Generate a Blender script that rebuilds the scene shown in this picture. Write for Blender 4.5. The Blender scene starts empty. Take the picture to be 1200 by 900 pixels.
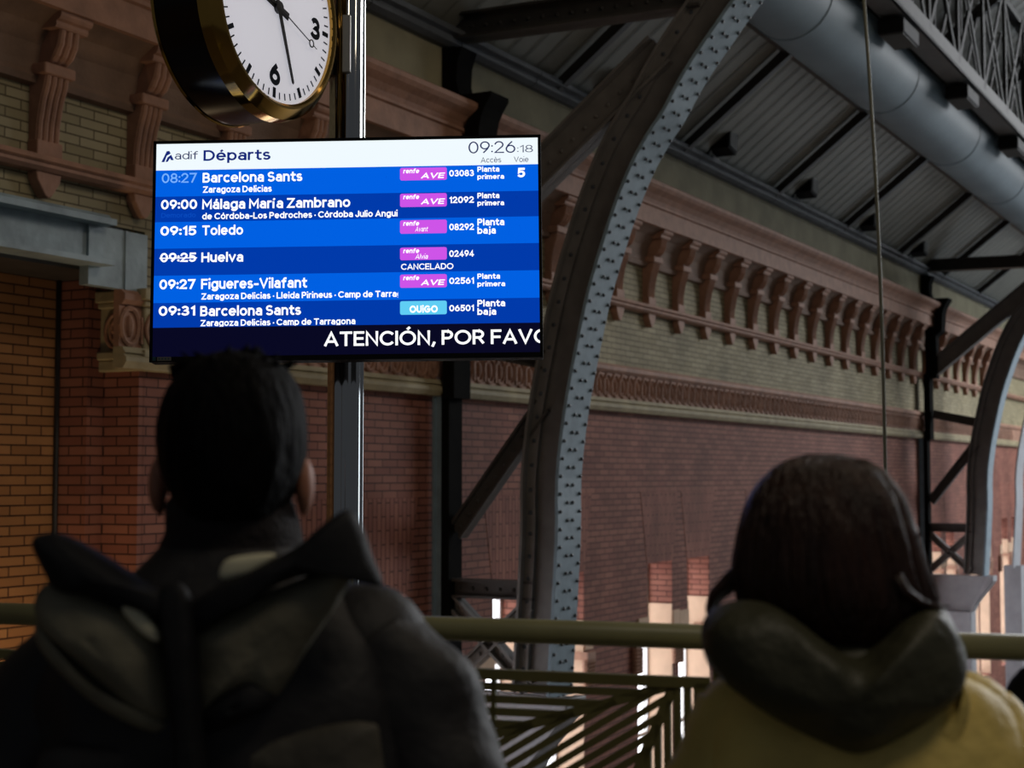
import bpy, bmesh, math, random
from mathutils import Vector, Matrix, noise
random.seed(7)
C = bpy.context.scene.collection
R = math.radians

# ------------------------------------------------------------------ camera, world, lights
EYE = 1.5
FPX = 1800.0
PITCH = R(3.4)
cam_d = bpy.data.cameras.new('camera')
cam_d.sensor_width = 36.0
cam_d.lens = 36.0 * FPX / 1200.0
cam_d.clip_end = 300
cam_d.dof.use_dof = True
cam_d.dof.focus_distance = 4.75
cam_d.dof.aperture_fstop = 5.0
cam = bpy.data.objects.new('camera', cam_d)
C.objects.link(cam)
cam.location = (0, 0, EYE)
cam.rotation_euler = (R(90) + PITCH, 0, 0)
bpy.context.scene.camera = cam
vs = bpy.context.scene.view_settings
vs.view_transform = 'Standard'
vs.look = 'None'
vs.gamma = 1.0
vs.exposure = 0.0
vs.use_curve_mapping = False

world = bpy.data.worlds.new('station_hall_ambience')
bpy.context.scene.world = world
world.use_nodes = True
world.node_tree.nodes['Background'].inputs[0].default_value = (0.80, 0.88, 1.0, 1)
world.node_tree.nodes['Background'].inputs[1].default_value = 0.052

# the long side wall: d runs along it (away), n points from it into the hall
WA = R(28.3)
D = Vector((math.sin(WA), math.cos(WA), 0))
N = Vector((math.cos(WA), -math.sin(WA), 0))
P0 = Vector((-8.29, 0, EYE))
WROT = math.atan2(D.y, D.x)


def W(t, s, h):
    return P0 + D * t + N * s + Vector((0, 0, h))


T_PORTAL = 11.9


def area(name, loc, target, sx, sy, power, col):
    l = bpy.data.lights.new(name, 'AREA')
    l.shape = 'RECTANGLE'
    l.size, l.size_y = sx, sy
    l.energy = power
    l.color = col
    o = bpy.data.objects.new(name, l)
    C.objects.link(o)
    o.location = loc
    o.rotation_euler = (Vector(target) - Vector(loc)).to_track_quat('-Z', 'Y').to_euler()
    return o


area('hall_skylight', W(50, 15, 10.5), W(22, 0, 1.8), 13, 9, 5200, (0.95, 0.97, 1.0))
area('hall_end_glazing', W(48, 10, -1), W(20, 1.2, 3.5), 10, 7, 520, (0.78, 0.89, 1.0))
area('portal_lamp', W(T_PORTAL - 1.3, 0.5, -2.3), W(T_PORTAL - 0.9, -0.9, -0.2), 0.6, 0.3, 22, (1.0, 0.72, 0.42))
area('gallery_lamps', (1.5, 0.3, 4.7), (0.5, 1.9, 1.2), 1.6, 0.8, 19, (1.0, 0.86, 0.66))
area('platform_lamps', W(12, 9, 6), W(14, 0, 0.5), 5, 2, 110, (1.0, 0.82, 0.62))

# ------------------------------------------------------------------ pixel helpers (1200 x 900 frame)
CAMP = Vector((0, 0, EYE))
FW = Vector((0, math.cos(PITCH), math.sin(PITCH)))
UP = Vector((0, -math.sin(PITCH), math.cos(PITCH)))


def ray(px, py):
    return FW + Vector((1, 0, 0)) * ((px - 600) / FPX) - UP * ((py - 450) / FPX)


def atY(px, py, y):
    r = ray(px, py)
    return CAMP + r * (y / r.y)


def toW(p):
    q = p - P0
    return (q.dot(D), q.dot(N), q.z)


def hitS(px, py, s=0.0):
    r = ray(px, py)
    k = (s - (CAMP - P0).dot(N)) / r.dot(N)
    return toW(CAMP + r * k)


def hitT(px, py, t):
    r = ray(px, py)
    k = (t - (CAMP - P0).dot(D)) / r.dot(D)
    return toW(CAMP + r * k)


_HK = [(-9, -9), (1.27, 1.26), (1.99, 1.93), (2.13, 2.03), (2.70, 2.58), (3.05, 2.92), (3.28, 3.14), (3.56, 3.37), (4.04, 3.95), (4.25, 4.10), (20, 19.85)]


def WU(t, s, h):
    """upper wall coordinates: course heights fitted to the photographed wall"""
    for (a, b), (c, d) in zip(_HK, _HK[1:]):
        if h <= c:
            return W(t, s, b + (d - b) * (h - a) / (c - a))


# ------------------------------------------------------------------ materials
def lin(c):
    return tuple(((x / 255) / 12.92 if x / 255 <= 0.04045 else ((x / 255 + 0.055) / 1.055) ** 2.4) for x in c)


def mat(name, rgb, rough=0.6, metal=0.0, vary=0.0, scale=8.0, bump=0.0, bscale=40.0, emit=None, estr=0.0, spec=0.5, stretch=(1, 1, 1)):
    m = bpy.data.materials.new(name)
    m.use_nodes = True
    nt = m.node_tree
    b = nt.nodes['Principled BSDF']
    col = lin(rgb)
    b.inputs['Base Color'].default_value = (*col, 1)
    b.inputs['Roughness'].default_value = rough
    b.inputs['Metallic'].default_value = metal
    b.inputs['Specular IOR Level'].default_value = spec
    tc = nt.nodes.new('ShaderNodeTexCoord')
    mp = nt.nodes.new('ShaderNodeMapping')
    mp.inputs['Scale'].default_value = stretch
    nt.links.new(tc.outputs['Object'], mp.inputs['Vector'])
    if vary > 0:
        nz = nt.nodes.new('ShaderNodeTexNoise')
        nz.inputs['Scale'].default_value = scale
        nz.inputs['Detail'].default_value = 6
        nt.links.new(mp.outputs[0], nz.inputs['Vector'])
        rp = nt.nodes.new('ShaderNodeValToRGB')
        rp.color_ramp.elements[0].position = 0.3
        rp.color_ramp.elements[1].position = 0.7
        rp.color_ramp.elements[0].color = (*[c * (1 - vary) for c in col], 1)
        rp.color_ramp.elements[1].color = (*[min(1, c * (1 + vary)) for c in col], 1)
        nt.links.new(nz.outputs['Fac'], rp.inputs[0])
        nt.links.new(rp.outputs[0], b.inputs['Base Color'])
    if bump > 0:
        nb = nt.nodes.new('ShaderNodeTexNoise')
        nb.inputs['Scale'].default_value = bscale
        nb.inputs['Detail'].default_value = 4
        nt.links.new(mp.outputs[0], nb.inputs['Vector'])
        bp = nt.nodes.new('ShaderNodeBump')
        bp.inputs['Strength'].default_value = bump
        bp.inputs['Distance'].default_value = 0.02
        nt.links.new(nb.outputs['Fac'], bp.inputs['Height'])
        nt.links.new(bp.outputs[0], b.inputs['Normal'])
    if emit is not None:
        b.inputs['Emission Color'].default_value = (*lin(emit), 1)
        b.inputs['Emission Strength'].default_value = estr
    return m


def brick(name, c1, c2, mortar, bw=0.24, rh=0.068, ms=0.006, vertical=False, rough=0.8):
    m = bpy.data.materials.new(name)
    m.use_nodes = True
    nt = m.node_tree
    b = nt.nodes['Principled BSDF']
    b.inputs['Roughness'].default_value = rough
    b.inputs['Specular IOR Level'].default_value = 0.25
    tc = nt.nodes.new('ShaderNodeTexCoord')
    sp = nt.nodes.new('ShaderNodeSeparateXYZ')
    nt.links.new(tc.outputs['Object'], sp.inputs[0])
    ad = nt.nodes.new('ShaderNodeMath')
    nt.links.new(sp.outputs[0], ad.inputs[0])
    nt.links.new(sp.outputs[1], ad.inputs[1])
    cb = nt.nodes.new('ShaderNodeCombineXYZ')
    nt.links.new(ad.outputs[0], cb.inputs[1 if vertical else 0])
    nt.links.new(sp.outputs[2], cb.inputs[0 if vertical else 1])
    bt = nt.nodes.new('ShaderNodeTexBrick')
    bt.inputs['Scale'].default_value = 1.0
    bt.inputs['Brick Width'].default_value = bw
    bt.inputs['Row Height'].default_value = rh
    bt.inputs['Mortar Size'].default_value = ms
    bt.inputs['Mortar Smooth'].default_value = 0.2
    bt.inputs['Bias'].default_value = -0.1
    bt.inputs['Color1'].default_value = (*lin(c1), 1)
    bt.inputs['Color2'].default_value = (*lin(c2), 1)
    bt.inputs['Mortar'].default_value = (*lin(mortar), 1)
    nt.links.new(cb.outputs[0], bt.inputs['Vector'])
    nz = nt.nodes.new('ShaderNodeTexNoise')
    nz.inputs['Scale'].default_value = 1.3
    nz.inputs['Detail'].default_value = 5
    nt.links.new(tc.outputs['Object'], nz.inputs['Vector'])
    rp = nt.nodes.new('ShaderNodeMapRange')
    rp.inputs['From Min'].default_value = 0.3
    rp.inputs['From Max'].default_value = 0.7
    rp.inputs['To Min'].default_value = 0.75
    rp.inputs['To Max'].default_value = 1.2
    nt.links.new(nz.outputs['Fac'], rp.inputs['Value'])
    mx = nt.nodes.new('ShaderNodeVectorMath')
    mx.operation = 'SCALE'
    nt.links.new(bt.outputs['Color'], mx.inputs[0])
    nt.links.new(rp.outputs[0], mx.inputs['Scale'])
    nt.links.new(mx.outputs[0], b.inputs['Base Color'])
    iv = nt.nodes.new('ShaderNodeMath')
    iv.operation = 'SUBTRACT'
    iv.inputs[0].default_value = 1.0
    nt.links.new(bt.outputs['Fac'], iv.inputs[1])
    bp = nt.nodes.new('ShaderNodeBump')
    bp.inputs['Strength'].default_value = 0.6
    bp.inputs['Distance'].default_value = 0.008
    nt.links.new(iv.outputs[0], bp.inputs['Height'])
    nt.links.new(bp.outputs[0], b.inputs['Normal'])
    return m


RED = brick('red_brick', (146, 96, 80), (126, 78, 66), (66, 40, 34))
SOLDIER = brick('red_soldier_brick', (150, 98, 82), (132, 82, 70), (76, 46, 38), vertical=True)
BUFF = brick('buff_brick', (164, 154, 124), (142, 132, 102), (96, 86, 66), bw=0.26, rh=0.066)
ORANGE = brick('warm_lit_brick', (152, 110, 72), (134, 94, 60), (60, 36, 22), bw=0.27)  # brick with the portal's warm light worked into its orange
TERRA = mat('terracotta', (156, 116, 94), 0.75, vary=0.22, scale=6, bump=0.25, bscale=25)
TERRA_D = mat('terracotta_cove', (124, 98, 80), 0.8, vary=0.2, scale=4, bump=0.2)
STONE = mat('cream_stone', (158, 146, 114), 0.75, vary=0.2, scale=5, bump=0.25, bscale=30)
FRIEZE = mat('frieze_render', (146, 140, 112), 0.85, vary=0.18, scale=2.5, bump=0.15)
COPING = mat('coping_slate', (86, 90, 94), 0.7, vary=0.2, scale=4)
STEEL = mat('grey_painted_iron', (100, 98, 96), 0.5, vary=0.18, scale=5, bump=0.15, bscale=18, spec=0.4)
STEEL_B = mat('daylight_tinted_iron', (114, 134, 146), 0.55, vary=0.16, scale=7, bump=0.12, bscale=20)  # arch iron with the hall's cool daylight mixed into its blue tone
STEEL_P = mat('pale_grey_iron', (150, 150, 154), 0.55, vary=0.12, scale=4)
IRON = mat('dark_iron', (52, 50, 48), 0.55, vary=0.25, scale=6)
RIVET = mat('rivet_iron', (48, 54, 62), 0.5)
LINTEL = mat('lintel_steel', (138, 154, 160), 0.5, vary=0.3, scale=3.5, bump=0.2, bscale=12)
ROOFM = mat('roof_sheet', (134, 134, 124), 0.6, vary=0.14, scale=2.0)
SEAM = mat('roof_seam', (126, 126, 116), 0.6)
DUCT = mat('duct_metal', (104, 124, 134), 0.6, vary=0.2, scale=0.9, bump=0.05)
BLACK = mat('black_plastic', (14, 14, 16), 0.7, spec=0.15)
IRON_D = mat('black_iron', (20, 20, 19), 0.85, vary=0.2, spec=0.02)
IRON_G = mat('girder_iron', (44, 43, 41), 0.7, vary=0.2, spec=0.2)
GLASSY = mat('lamp_front', (62, 64, 62), 0.6, spec=0.1)
CREAM = mat('cream_plaster', (204, 172, 144), 0.8, vary=0.08, scale=5)
WHITEP = mat('white_paint', (220, 218, 214), 0.5)
DAY = mat('daylit_pane', (230, 235, 245), 0.2, emit=(236, 238, 246), estr=4.2)
PAVE = mat('floor_stone', (110, 104, 98), 0.5, vary=0.15, scale=3)
OLIVE = mat('olive_painted_steel', (140, 137, 98), 0.42, vary=0.12, scale=9)
OLIVE_D = mat('olive_dark_steel', (112, 107, 64), 0.55, vary=0.12, scale=9)
CHROME = mat('chrome', (205, 203, 200), 0.06, metal=1.0)
GOLD = mat('brass', (176, 136, 66), 0.12, metal=1.0)
GLOSSBLACK = mat('gloss_black_enamel', (6, 6, 9), 0.22)
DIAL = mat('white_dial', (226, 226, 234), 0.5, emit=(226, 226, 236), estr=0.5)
INK = mat('dial_ink', (22, 30, 42), 0.6, spec=0.1)
INKB = mat('hand_black', (20, 22, 28), 0.4)
SKIN = mat('skin', (176, 118, 92), 0.55, vary=0.08, scale=20)
HAIR_M = mat('black_hair', (9, 8, 9), 0.7, spec=0.08, bump=0.6, bscale=90, stretch=(1, 1, 0.25))
HAIR_W = mat('dark_brown_hair', (52, 31, 20), 0.42, spec=0.4, vary=0.4, scale=40, bump=0.7, bscale=110, stretch=(1, 1, 0.12))
COAT = mat('black_coat_cloth', (29, 27, 28), 0.65, vary=0.25, scale=10, bump=0.9, bscale=7)
COAT_K = mat('black_hood_cloth', (19, 19, 22), 0.7, spec=0.3, bump=0.5, bscale=12)
LINING = mat('olive_grey_lining', (118, 113, 94), 0.7, vary=0.25, scale=14, bump=0.7, bscale=12)
TAGM = mat('pale_label', (222, 216, 184), 0.7)
COLLARM = mat('dark_knit', (30, 24, 26), 0.9, bump=0.5, bscale=160)
YELLOW = mat('yellow_coat_cloth', (236, 208, 116), 0.6, vary=0.14, scale=14, bump=0.8, bscale=11)
PUFF = mat('dark_olive_puffer', (64, 62, 42), 0.55, bump=0.8, bscale=14)
TROUSER = mat('dark_trousers', (30, 32, 40), 0.8)
SHOE = mat('dark_shoe', (24, 22, 22), 0.5)
CABLEM = mat('cable_grey', (96, 98, 84), 0.5)


def emitm(name, rgb, s):
    return mat(name, (4, 4, 6), 0.35, emit=rgb, estr=s, spec=0.04)


E_WHITE = emitm('screen_white', (240, 250, 255), 1.0)
E_BLUE = emitm('screen_blue', (0, 96, 226), 1.0)
E_NAVY = emitm('screen_dark_blue', (0, 58, 170), 1.0)
E_BLACK = emitm('screen_black', (8, 8, 34), 1.0)
E_TXT = emitm('screen_text_white', (255, 255, 255), 1.15)
E_LIGHTBLUE = emitm('screen_text_light_blue', (120, 178, 250), 1.0)
E_GHOST = emitm('screen_text_ghost', (10, 74, 190), 1.0)
E_INK = emitm('screen_text_navy', (16, 36, 120), 1.0)
E_INK2 = emitm('screen_text_dark', (36, 44, 92), 1.0)
E_GREY = emitm('screen_text_grey', (86, 92, 118), 1.0)
E_PINK = emitm('screen_magenta', (206, 84, 232), 1.0)
E_CYAN = emitm('screen_cyan', (96, 206, 244), 1.0)
E_LINE = emitm('screen_purple_line', (60, 50, 150), 1.0)

dglass = bpy.data.materials.new('clear_cover_glass')
dglass.use_nodes = True
_nt = dglass.node_tree
_nt.nodes.remove(_nt.nodes['Principled BSDF'])
_tr = _nt.nodes.new('ShaderNodeBsdfTransparent')
_gl = _nt.nodes.new('ShaderNodeBsdfGlossy')
_gl.inputs['Roughness'].default_value = 0.02
_fr = _nt.nodes.new('ShaderNodeFresnel')
_fr.inputs['IOR'].default_value = 1.12
_mx = _nt.nodes.new('ShaderNodeMixShader')
_nt.links.new(_fr.outputs[0], _mx.inputs[0])
_nt.links.new(_tr.outputs[0], _mx.inputs[1])
_nt.links.new(_gl.outputs[0], _mx.inputs[2])
_nt.links.new(_mx.outputs[0], _nt.nodes['Material Output'].inputs[0])

# ------------------------------------------------------------------ object helpers
MW = {}


def tag(o, label=None, cat=None, group=None, kind=None):
    if label: o['label'] = label
    if cat: o['category'] = cat
    if group: o['group'] = group
    if kind: o['kind'] = kind
    return o


def empty(name, loc, mtx=None, label=None, cat=None, group=None):
    o = bpy.data.objects.new(name, None)
    o.empty_display_size = 0.1
    C.objects.link(o)
    M = Matrix.Translation(Vector(loc)) @ (mtx.to_4x4() if mtx else Matrix.Identity(4))
    o.matrix_world = M
    o.location = M.to_translation()
    o.rotation_euler = M.to_euler()
    MW[o.name] = M
    return tag(o, label, cat, group)


WM = Matrix.Rotation(WROT, 3, 'Z')


def wempty(name, t, s, h, label=None, cat=None, group=None):
    return empty(name, W(t, s, h), WM, label, cat, group)


def dup(root, loc, label=None):
    r = root.copy()
    C.objects.link(r)
    r.location = loc
    if label: r['label'] = label
    for ch in list(root.children):
        c = ch.copy()
        C.objects.link(c)
        c.parent = r
        for g in list(ch.children):
            d = g.copy()
            C.objects.link(d)
            d.parent = c
    return r


class MB:
    def __init__(self, f=None):
        self.v, self.f, self.m = [], [], []
        self.map = f or (lambda a, b, c: Vector((a, b, c)))

    def add(self, vs, fs, mi=0):
        n = len(self.v)
        self.v += [self.map(*p) for p in vs]
        self.f += [[i + n for i in q] for q in fs]
        self.m += [mi] * len(fs)
        return self

    def box(self, a0, a1, b0, b1, c0, c1, mi=0):
        vs = [(a0, b0, c0), (a1, b0, c0), (a1, b1, c0), (a0, b1, c0), (a0, b0, c1), (a1, b0, c1), (a1, b1, c1), (a0, b1, c1)]
        return self.add(vs, [(0, 3, 2, 1), (4, 5, 6, 7), (0, 1, 5, 4), (1, 2, 6, 5), (2, 3, 7, 6), (3, 0, 4, 7)], mi)

    def prism(self, prof, a0, a1, mi=0):
        """profile of (b, c) extruded along the first axis"""
        n = len(prof)
        vs = [(a0, b, c) for b, c in prof] + [(a1, b, c) for b, c in prof]
        fs = [tuple(range(n))[::-1], tuple(range(n, 2 * n))]
        fs += [(i, (i + 1) % n, n + (i + 1) % n, n + i) for i in range(n)]
        return self.add(vs, fs, mi)

    def prism_b(self, prof, b0, b1, mi=0):
        """profile of (a, c) extruded along the second axis"""
        n = len(prof)
        vs = [(a, b0, c) for a, c in prof] + [(a, b1, c) for a, c in prof]
        fs = [tuple(range(n)), tuple(range(n, 2 * n))[::-1]]
        fs += [((i + 1) % n, i, n + i, n + (i + 1) % n) for i in range(n)]
        return self.add(vs, fs, mi)

    def strip(self, A, B, a0, a1, mi=0):
        """solid between polylines A and B of (b, c), thick along first axis"""
        n = len(A)
        vs = [(a0, *p) for p in A] + [(a0, *p) for p in B] + [(a1, *p) for p in A] + [(a1, *p) for p in B]
        fs = []
        for i in range(n - 1):
            fs += [(i, i + 1, n + i + 1, n + i), (2 * n + i + 1, 2 * n + i, 3 * n + i, 3 * n + i + 1),
                   (i + 1, i, 2 * n + i, 2 * n + i + 1), (n + i, n + i + 1, 3 * n + i + 1, 3 * n + i)]
        fs += [(0, n, 3 * n, 2 * n), (n - 1, 3 * n - 1, 4 * n - 1, 2 * n - 1)]
        return self.add(vs, fs, mi)

    def beam(self, p, q, w, a0, a1, mi=0):
        p, q = Vector(p), Vector(q)
        d = (q - p).normalized()
        k = Vector((-d.y, d.x)) * (w / 2)
        return self.prism([tuple(p - k), tuple(q - k), tuple(q + k), tuple(p + k)], a0, a1, mi)

    def tube(self, pts, rad, n=10, mi=0, cap=True, flat=1.0, up=None):
        pts = [Vector(p) for p in pts]
        if not hasattr(rad, '__len__'): rad = [rad] * len(pts)
        vs, fs = [], []
        ref = Vector(up) if up else None
        for i, p in enumerate(pts):
            d = (pts[min(i + 1, len(pts) - 1)] - pts[max(i - 1, 0)]).normalized()
            if ref is None:
                ref = Vector((0, 0, 1)) if abs(d.z) < 0.9 else Vector((1, 0, 0))
            x = (ref - d * ref.dot(d)).normalized()
            y = d.cross(x)
            if not up: ref = x
            for k in range(n):
                a = 2 * math.pi * k / n
                vs.append(tuple(p + x * (math.cos(a) * rad[i]) + y * (math.sin(a) * rad[i] * flat)))
        for i in range(len(pts) - 1):
            for k in range(n):
                k2 = (k + 1) % n
                fs.append((i * n + k, i * n + k2, (i + 1) * n + k2, (i + 1) * n + k))
        if cap:
            fs += [tuple(range(n))[::-1], tuple(range((len(pts) - 1) * n, len(pts) * n))]
        return self.add(vs, fs, mi)

    def ball(self, c, r, nu=16, nv=10, mi=0, sc=(1, 1, 1)):
        vs, fs = [(c[0], c[1], c[2] - r * sc[2])], []
        for j in range(1, nv):
            ph = -math.pi / 2 + math.pi * j / nv
            for i in range(nu):
                a = 2 * math.pi * i / nu
                vs.append((c[0] + r * sc[0] * math.cos(ph) * math.cos(a), c[1] + r * sc[1] * math.cos(ph) * math.sin(a), c[2] + r * sc[2] * math.sin(ph)))
        vs.append((c[0], c[1], c[2] + r * sc[2]))
        for i in range(nu): fs.append((0, 1 + (i + 1) % nu, 1 + i))
        for j in range(nv - 2):
            for i in range(nu):
                a, b = 1 + j * nu + i, 1 + j * nu + (i + 1) % nu
                fs.append((a, b, b + nu, a + nu))
        b0 = 1 + (nv - 2) * nu
        for i in range(nu): fs.append((b0 + i, b0 + (i + 1) % nu, len(vs) - 1))
        return self.add(vs, fs, mi)

    def limb(self, pts, rad, n=12):
        """tapered tube with round joints, for remeshed bodies"""
        self.tube(pts, rad, n)
        for p, r in zip(pts, rad): self.ball(p, r, 12, 8)
        return self

    def lathe(self, prof, n=48, mi=0):
        """profile of (axial, radius) about the second axis"""
        vs, fs = [], []
        for a, r in prof:
            for k in range(n):
                t = 2 * math.pi * k / n
                vs.append((r * math.cos(t), a, r * math.sin(t)))
        for i in range(len(prof) - 1):
            for k in range(n):
                k2 = (k + 1) % n
                fs.append((i * n + k, (i + 1) * n + k, (i + 1) * n + k2, i * n + k2))
        return self.add(vs, fs, mi)

    def build(self, name, mats, parent=None, smooth=False, loc=None, mtx=None, auto=None, bevel=0.0):
        if not isinstance(mats, (list, tuple)): mats = [mats]
        if parent is not None:
            M = MW[parent.name]
        else:
            M = Matrix.Translation(Vector(loc) if loc is not None else Vector((0, 0, 0))) @ (mtx.to_4x4() if mtx else Matrix.Identity(4))
        Mi = M.inverted()
        me = bpy.data.meshes.new(name)
        me.from_pydata([tuple(Mi @ p) for p in self.v], [], self.f)
        for m in mats: me.materials.append(m)
        me.polygons.foreach_set('material_index', self.m)
        bm = bmesh.new()
        bm.from_mesh(me)
        bmesh.ops.recalc_face_normals(bm, faces=bm.faces)
        bm.to_mesh(me)
        bm.free()
        if smooth: me.polygons.foreach_set('use_smooth', [True] * len(me.polygons))
        if auto: me.set_sharp_from_angle(angle=R(auto))
        o = bpy.data.objects.new(name, me)
        C.objects.link(o)
        if parent is not None:
            o.parent = parent
            MW[o.name] = M
        else:
            o.location = M.to_translation()
            o.rotation_euler = M.to_euler()
            MW[o.name] = M
        if bevel:
            b = o.modifiers.new('bevel', 'BEVEL')
            b.width, b.segments, b.limit_method = bevel, 2, 'ANGLE'
        return o


def wbuild(mb, name, mats, kind='structure', **k):
    o = mb.build(name, mats, loc=P0, mtx=WM, **k)
    if kind: o['kind'] = kind
    return o


def catmull(pts, n, closed=True):
    out = []
    m = len(pts)
    segs = m if closed else m - 1
    per = max(1, n // segs)
    for i in range(segs):
        g = lambda j: Vector(pts[j % m]) if closed else Vector(pts[max(0, min(m - 1, j))])
        p0, p1, p2, p3 = g(i - 1), g(i), g(i + 1), g(i + 2)
        for k in range(per):
            t = k / per
            out.append(0.5 * ((2 * p1) + (p2 - p0) * t + (2 * p0 - 5 * p1 + 4 * p2 - p3) * t * t + (3 * p1 - p0 - 3 * p2 + p3) * t ** 3))
    if not closed: out.append(Vector(pts[-1]))
    return out


# ------------------------------------------------------------------ THE WALL
T0 = hitS(167, 480)[0]           # wall corner beside the left portal
TEND = 66.0
HB = -5.5                        # hall floor below eye level
tA = hitS(525, 560, 0.1)[0]      # first iron frame
tB = hitS(1084, 540, 0.1)[0]     # second iron frame
H_RED = 0.76

# window openings: pairs
pairs = [hitS(360, 600)[0] + 0.1, hitS(448, 600)[0], hitS(594, 640)[0] + 0.1, 0, hitS(773, 620)[0], hitS(818, 620)[0]]
pairs[3] = hitS(687, 620)[0] - 0.45
wins = [(p - 0.38, p + 0.38) for p in pairs]
c0 = (pairs[4] + pairs[5]) / 2
for k in range(1, 9):
    c = c0 + 3.62 * k
    wins += [(c - 0.62 - 0.38, c - 0.62 + 0.38), (c + 0.62 - 0.38, c + 0.62 + 0.38)]
H_HEAD, H_MID, H_SILL = -1.05, -1.92, -4.6
JD = 0.345

wall = MB(W)
# red zone as solid piers between openings, the head over them and the apron under them
edges = [T0] + [x for w in wins for x in w] + [TEND]
for i in range(0, len(edges), 2):
    wall.box(edges[i], edges[i + 1], -0.6, 0, H_MID, H_HEAD)
for i in range(0, len(edges), 2):
    lo = edges[i]
    hi = edges[i + 1] - (0.3 if i + 1 < len(edges) - 1 else 0)
    wall.box(lo, hi, -0.6, 0, H_SILL, H_MID)
wall.box(T0, TEND, -0.6, 0, H_HEAD, H_RED)
wall.box(T0, TEND, -0.6, 0, HB, H_SILL)
wbuild(wall, 'wall_side', RED)
up = MB(WU)
up.box(-2, TEND, -0.6, 0, 1.735, 3.1)
up.box(T0, TEND, -0.6, 0, H_RED, 1.735)
wbuild(up, 'wall_upper', BUFF)

# flat splayed arches over the openings
for i, (a, b) in enumerate(wins):
    m = MB(W)
    m.prism_b([(a - 0.02, H_HEAD), (b + 0.02, H_HEAD), (b + 0.2, -0.2), (a - 0.2, -0.2)], 0.0, 0.004)
    o = m.build('flat_arch', SOLDIER, loc=P0, mtx=WM)
    o['kind'] = 'structure'
    # lining: brick jamb above, cream plaster below
    r = wempty('window_%d' % (i + 1), (a + b) / 2, -JD, H_SILL)
    r['kind'] = 'structure'
    m = MB(W)
    m.box(b - 0.02, b + 0.001, -JD, 0.004, H_SILL, -1.58)
    m.box(a - 0.001, a + 0.02, -JD, 0.004, H_MID, -1.58)
    m.box(b, b + 0.2, 0.0, 0.02, H_MID + 0.02, -1.66)
    m.box(a - 0.3, a, 0.0, 0.02, H_MID + 0.02, -1.68)
    m.build('plaster_jamb', CREAM, r)
    m = MB(W)
    m.box(a - 0.3, b, -JD - 0.05, -JD - 0.03, H_SILL, H_HEAD)
    m.build('pane', DAY, r)
    m = MB(W)
    for x in (a - 0.3, (a + b) / 2 - 0.15, b - 0.05):
        m.box(x, x + 0.05, -JD - 0.03, -JD + 0.03, H_SILL, H_HEAD)
    for z in (H_SILL, -3.2, H_MID, H_HEAD - 0.05):
        m.box(a - 0.3, b, -JD - 0.03, -JD + 0.02, z, z + 0.05)
    m.build('window_frame', WHITEP, r)
    # small carved pier capital at the springing of the lower opening
    m = MB(W)
    x0 = a - 0.3
    m.box(x0 - 0.16, x0 + 0.05, -0.1, 0.06, -2.0, H_MID)
    for k in range(7):
        for j in range(3):
            m.ball((x0 - 0.13 + 0.06 * j, 0.03, -2.03 - 0.042 * k), 0.045, 8, 6, sc=(1, 1, 0.8))
    m.box(b - 0.05, b + 0.16, -0.2, 0.07, -2.0, H_MID)
    for k in range(7):
        for j in range(4):
            m.ball((b - 0.02 + 0.05 * j, 0.035, -2.03 - 0.042 * k), 0.05 - 0.003 * k, 8, 6, sc=(1, 1, 0.8))
    m.build('carved_springer', TERRA, r)

# egg-and-ring moulding band, string course, cove, cornice, frieze, coping
m = MB(W)
m.prism([(0, 1.16), (0.07, 1.16), (0.1, 1.19), (0.1, 1.23), (0.06, 1.26), (0, 1.27)], T0 - 0.3, TEND)
m.box(T0 - 0.3, TEND, 0, 0.05, 0.87, 1.16)
m.prism([(0, 0.725), (0.09, 0.725), (0.12, 0.77), (0.12, 0.80), (0.09, 0.82), (0.11, 0.83), (0.08, 0.87), (0, 0.88)], T0 - 0.3, TEND, 1)
t = T0 - 0.2
while t < 44:
    n = 14 if t < 26 else 8
    ring = [(t + 0.088 * math.cos(2 * math.pi * k / n), 0.052, 1.015 + 0.125 * math.sin(2 * math.pi * k / n)) for k in range(n)]
    m.tube(ring + ring[:1], 0.021, 6, cap=False, up=(0, 1, 0))
    m.ball((t, 0.052, 1.015), 0.06, 8, 6, sc=(0.55, 0.5, 1.3))
    m.box(t + 0.096, t + 0.114, 0.05, 0.075, 0.90, 1.08)
    t += 0.21
o = wbuild(m, 'trim_1', [TERRA, STONE])
m = MB(WU)
m.prism([(0, 1.99), (0.10, 1.99), (0.13, 2.02), (0.13, 2.05), (0.16, 2.07), (0.14, 2.12), (0, 2.14)], -2, TEND)
wbuild(m, 'trim_2', TERRA)
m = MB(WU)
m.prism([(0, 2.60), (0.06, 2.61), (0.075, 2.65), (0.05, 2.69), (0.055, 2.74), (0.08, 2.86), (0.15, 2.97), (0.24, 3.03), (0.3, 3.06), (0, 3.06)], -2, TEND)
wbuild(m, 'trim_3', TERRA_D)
m = MB(WU)
m.prism([(0, 3.05), (0.33, 3.05), (0.33, 3.26), (0.36, 3.27), (0.36, 3.30), (0.33, 3.31), (0.35, 3.36), (0.40, 3.42), (0.47, 3.47), (0.50, 3.51), (0.50, 3.56), (0.46, 3.58), (0, 3.6)], -2, TEND)
wbuild(m, 'trim_4', TERRA)
m = MB(WU)
m.box(-2, TEND, -0.6, 0.10, 3.58, 4.04)
wbuild(m, 'wall_parapet', FRIEZE)
m = MB(WU)
t = -2
while t < TEND:
    m.prism([(-0.6, 4.04), (0.16, 4.04), (0.22, 4.08), (0.22, 4.16), (0.28, 4.18), (0.28, 4.25), (-0.6, 4.27)], t + 0.008, t + 1.5)
    t += 1.508
wbuild(m, 'trim_5', COPING)

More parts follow.
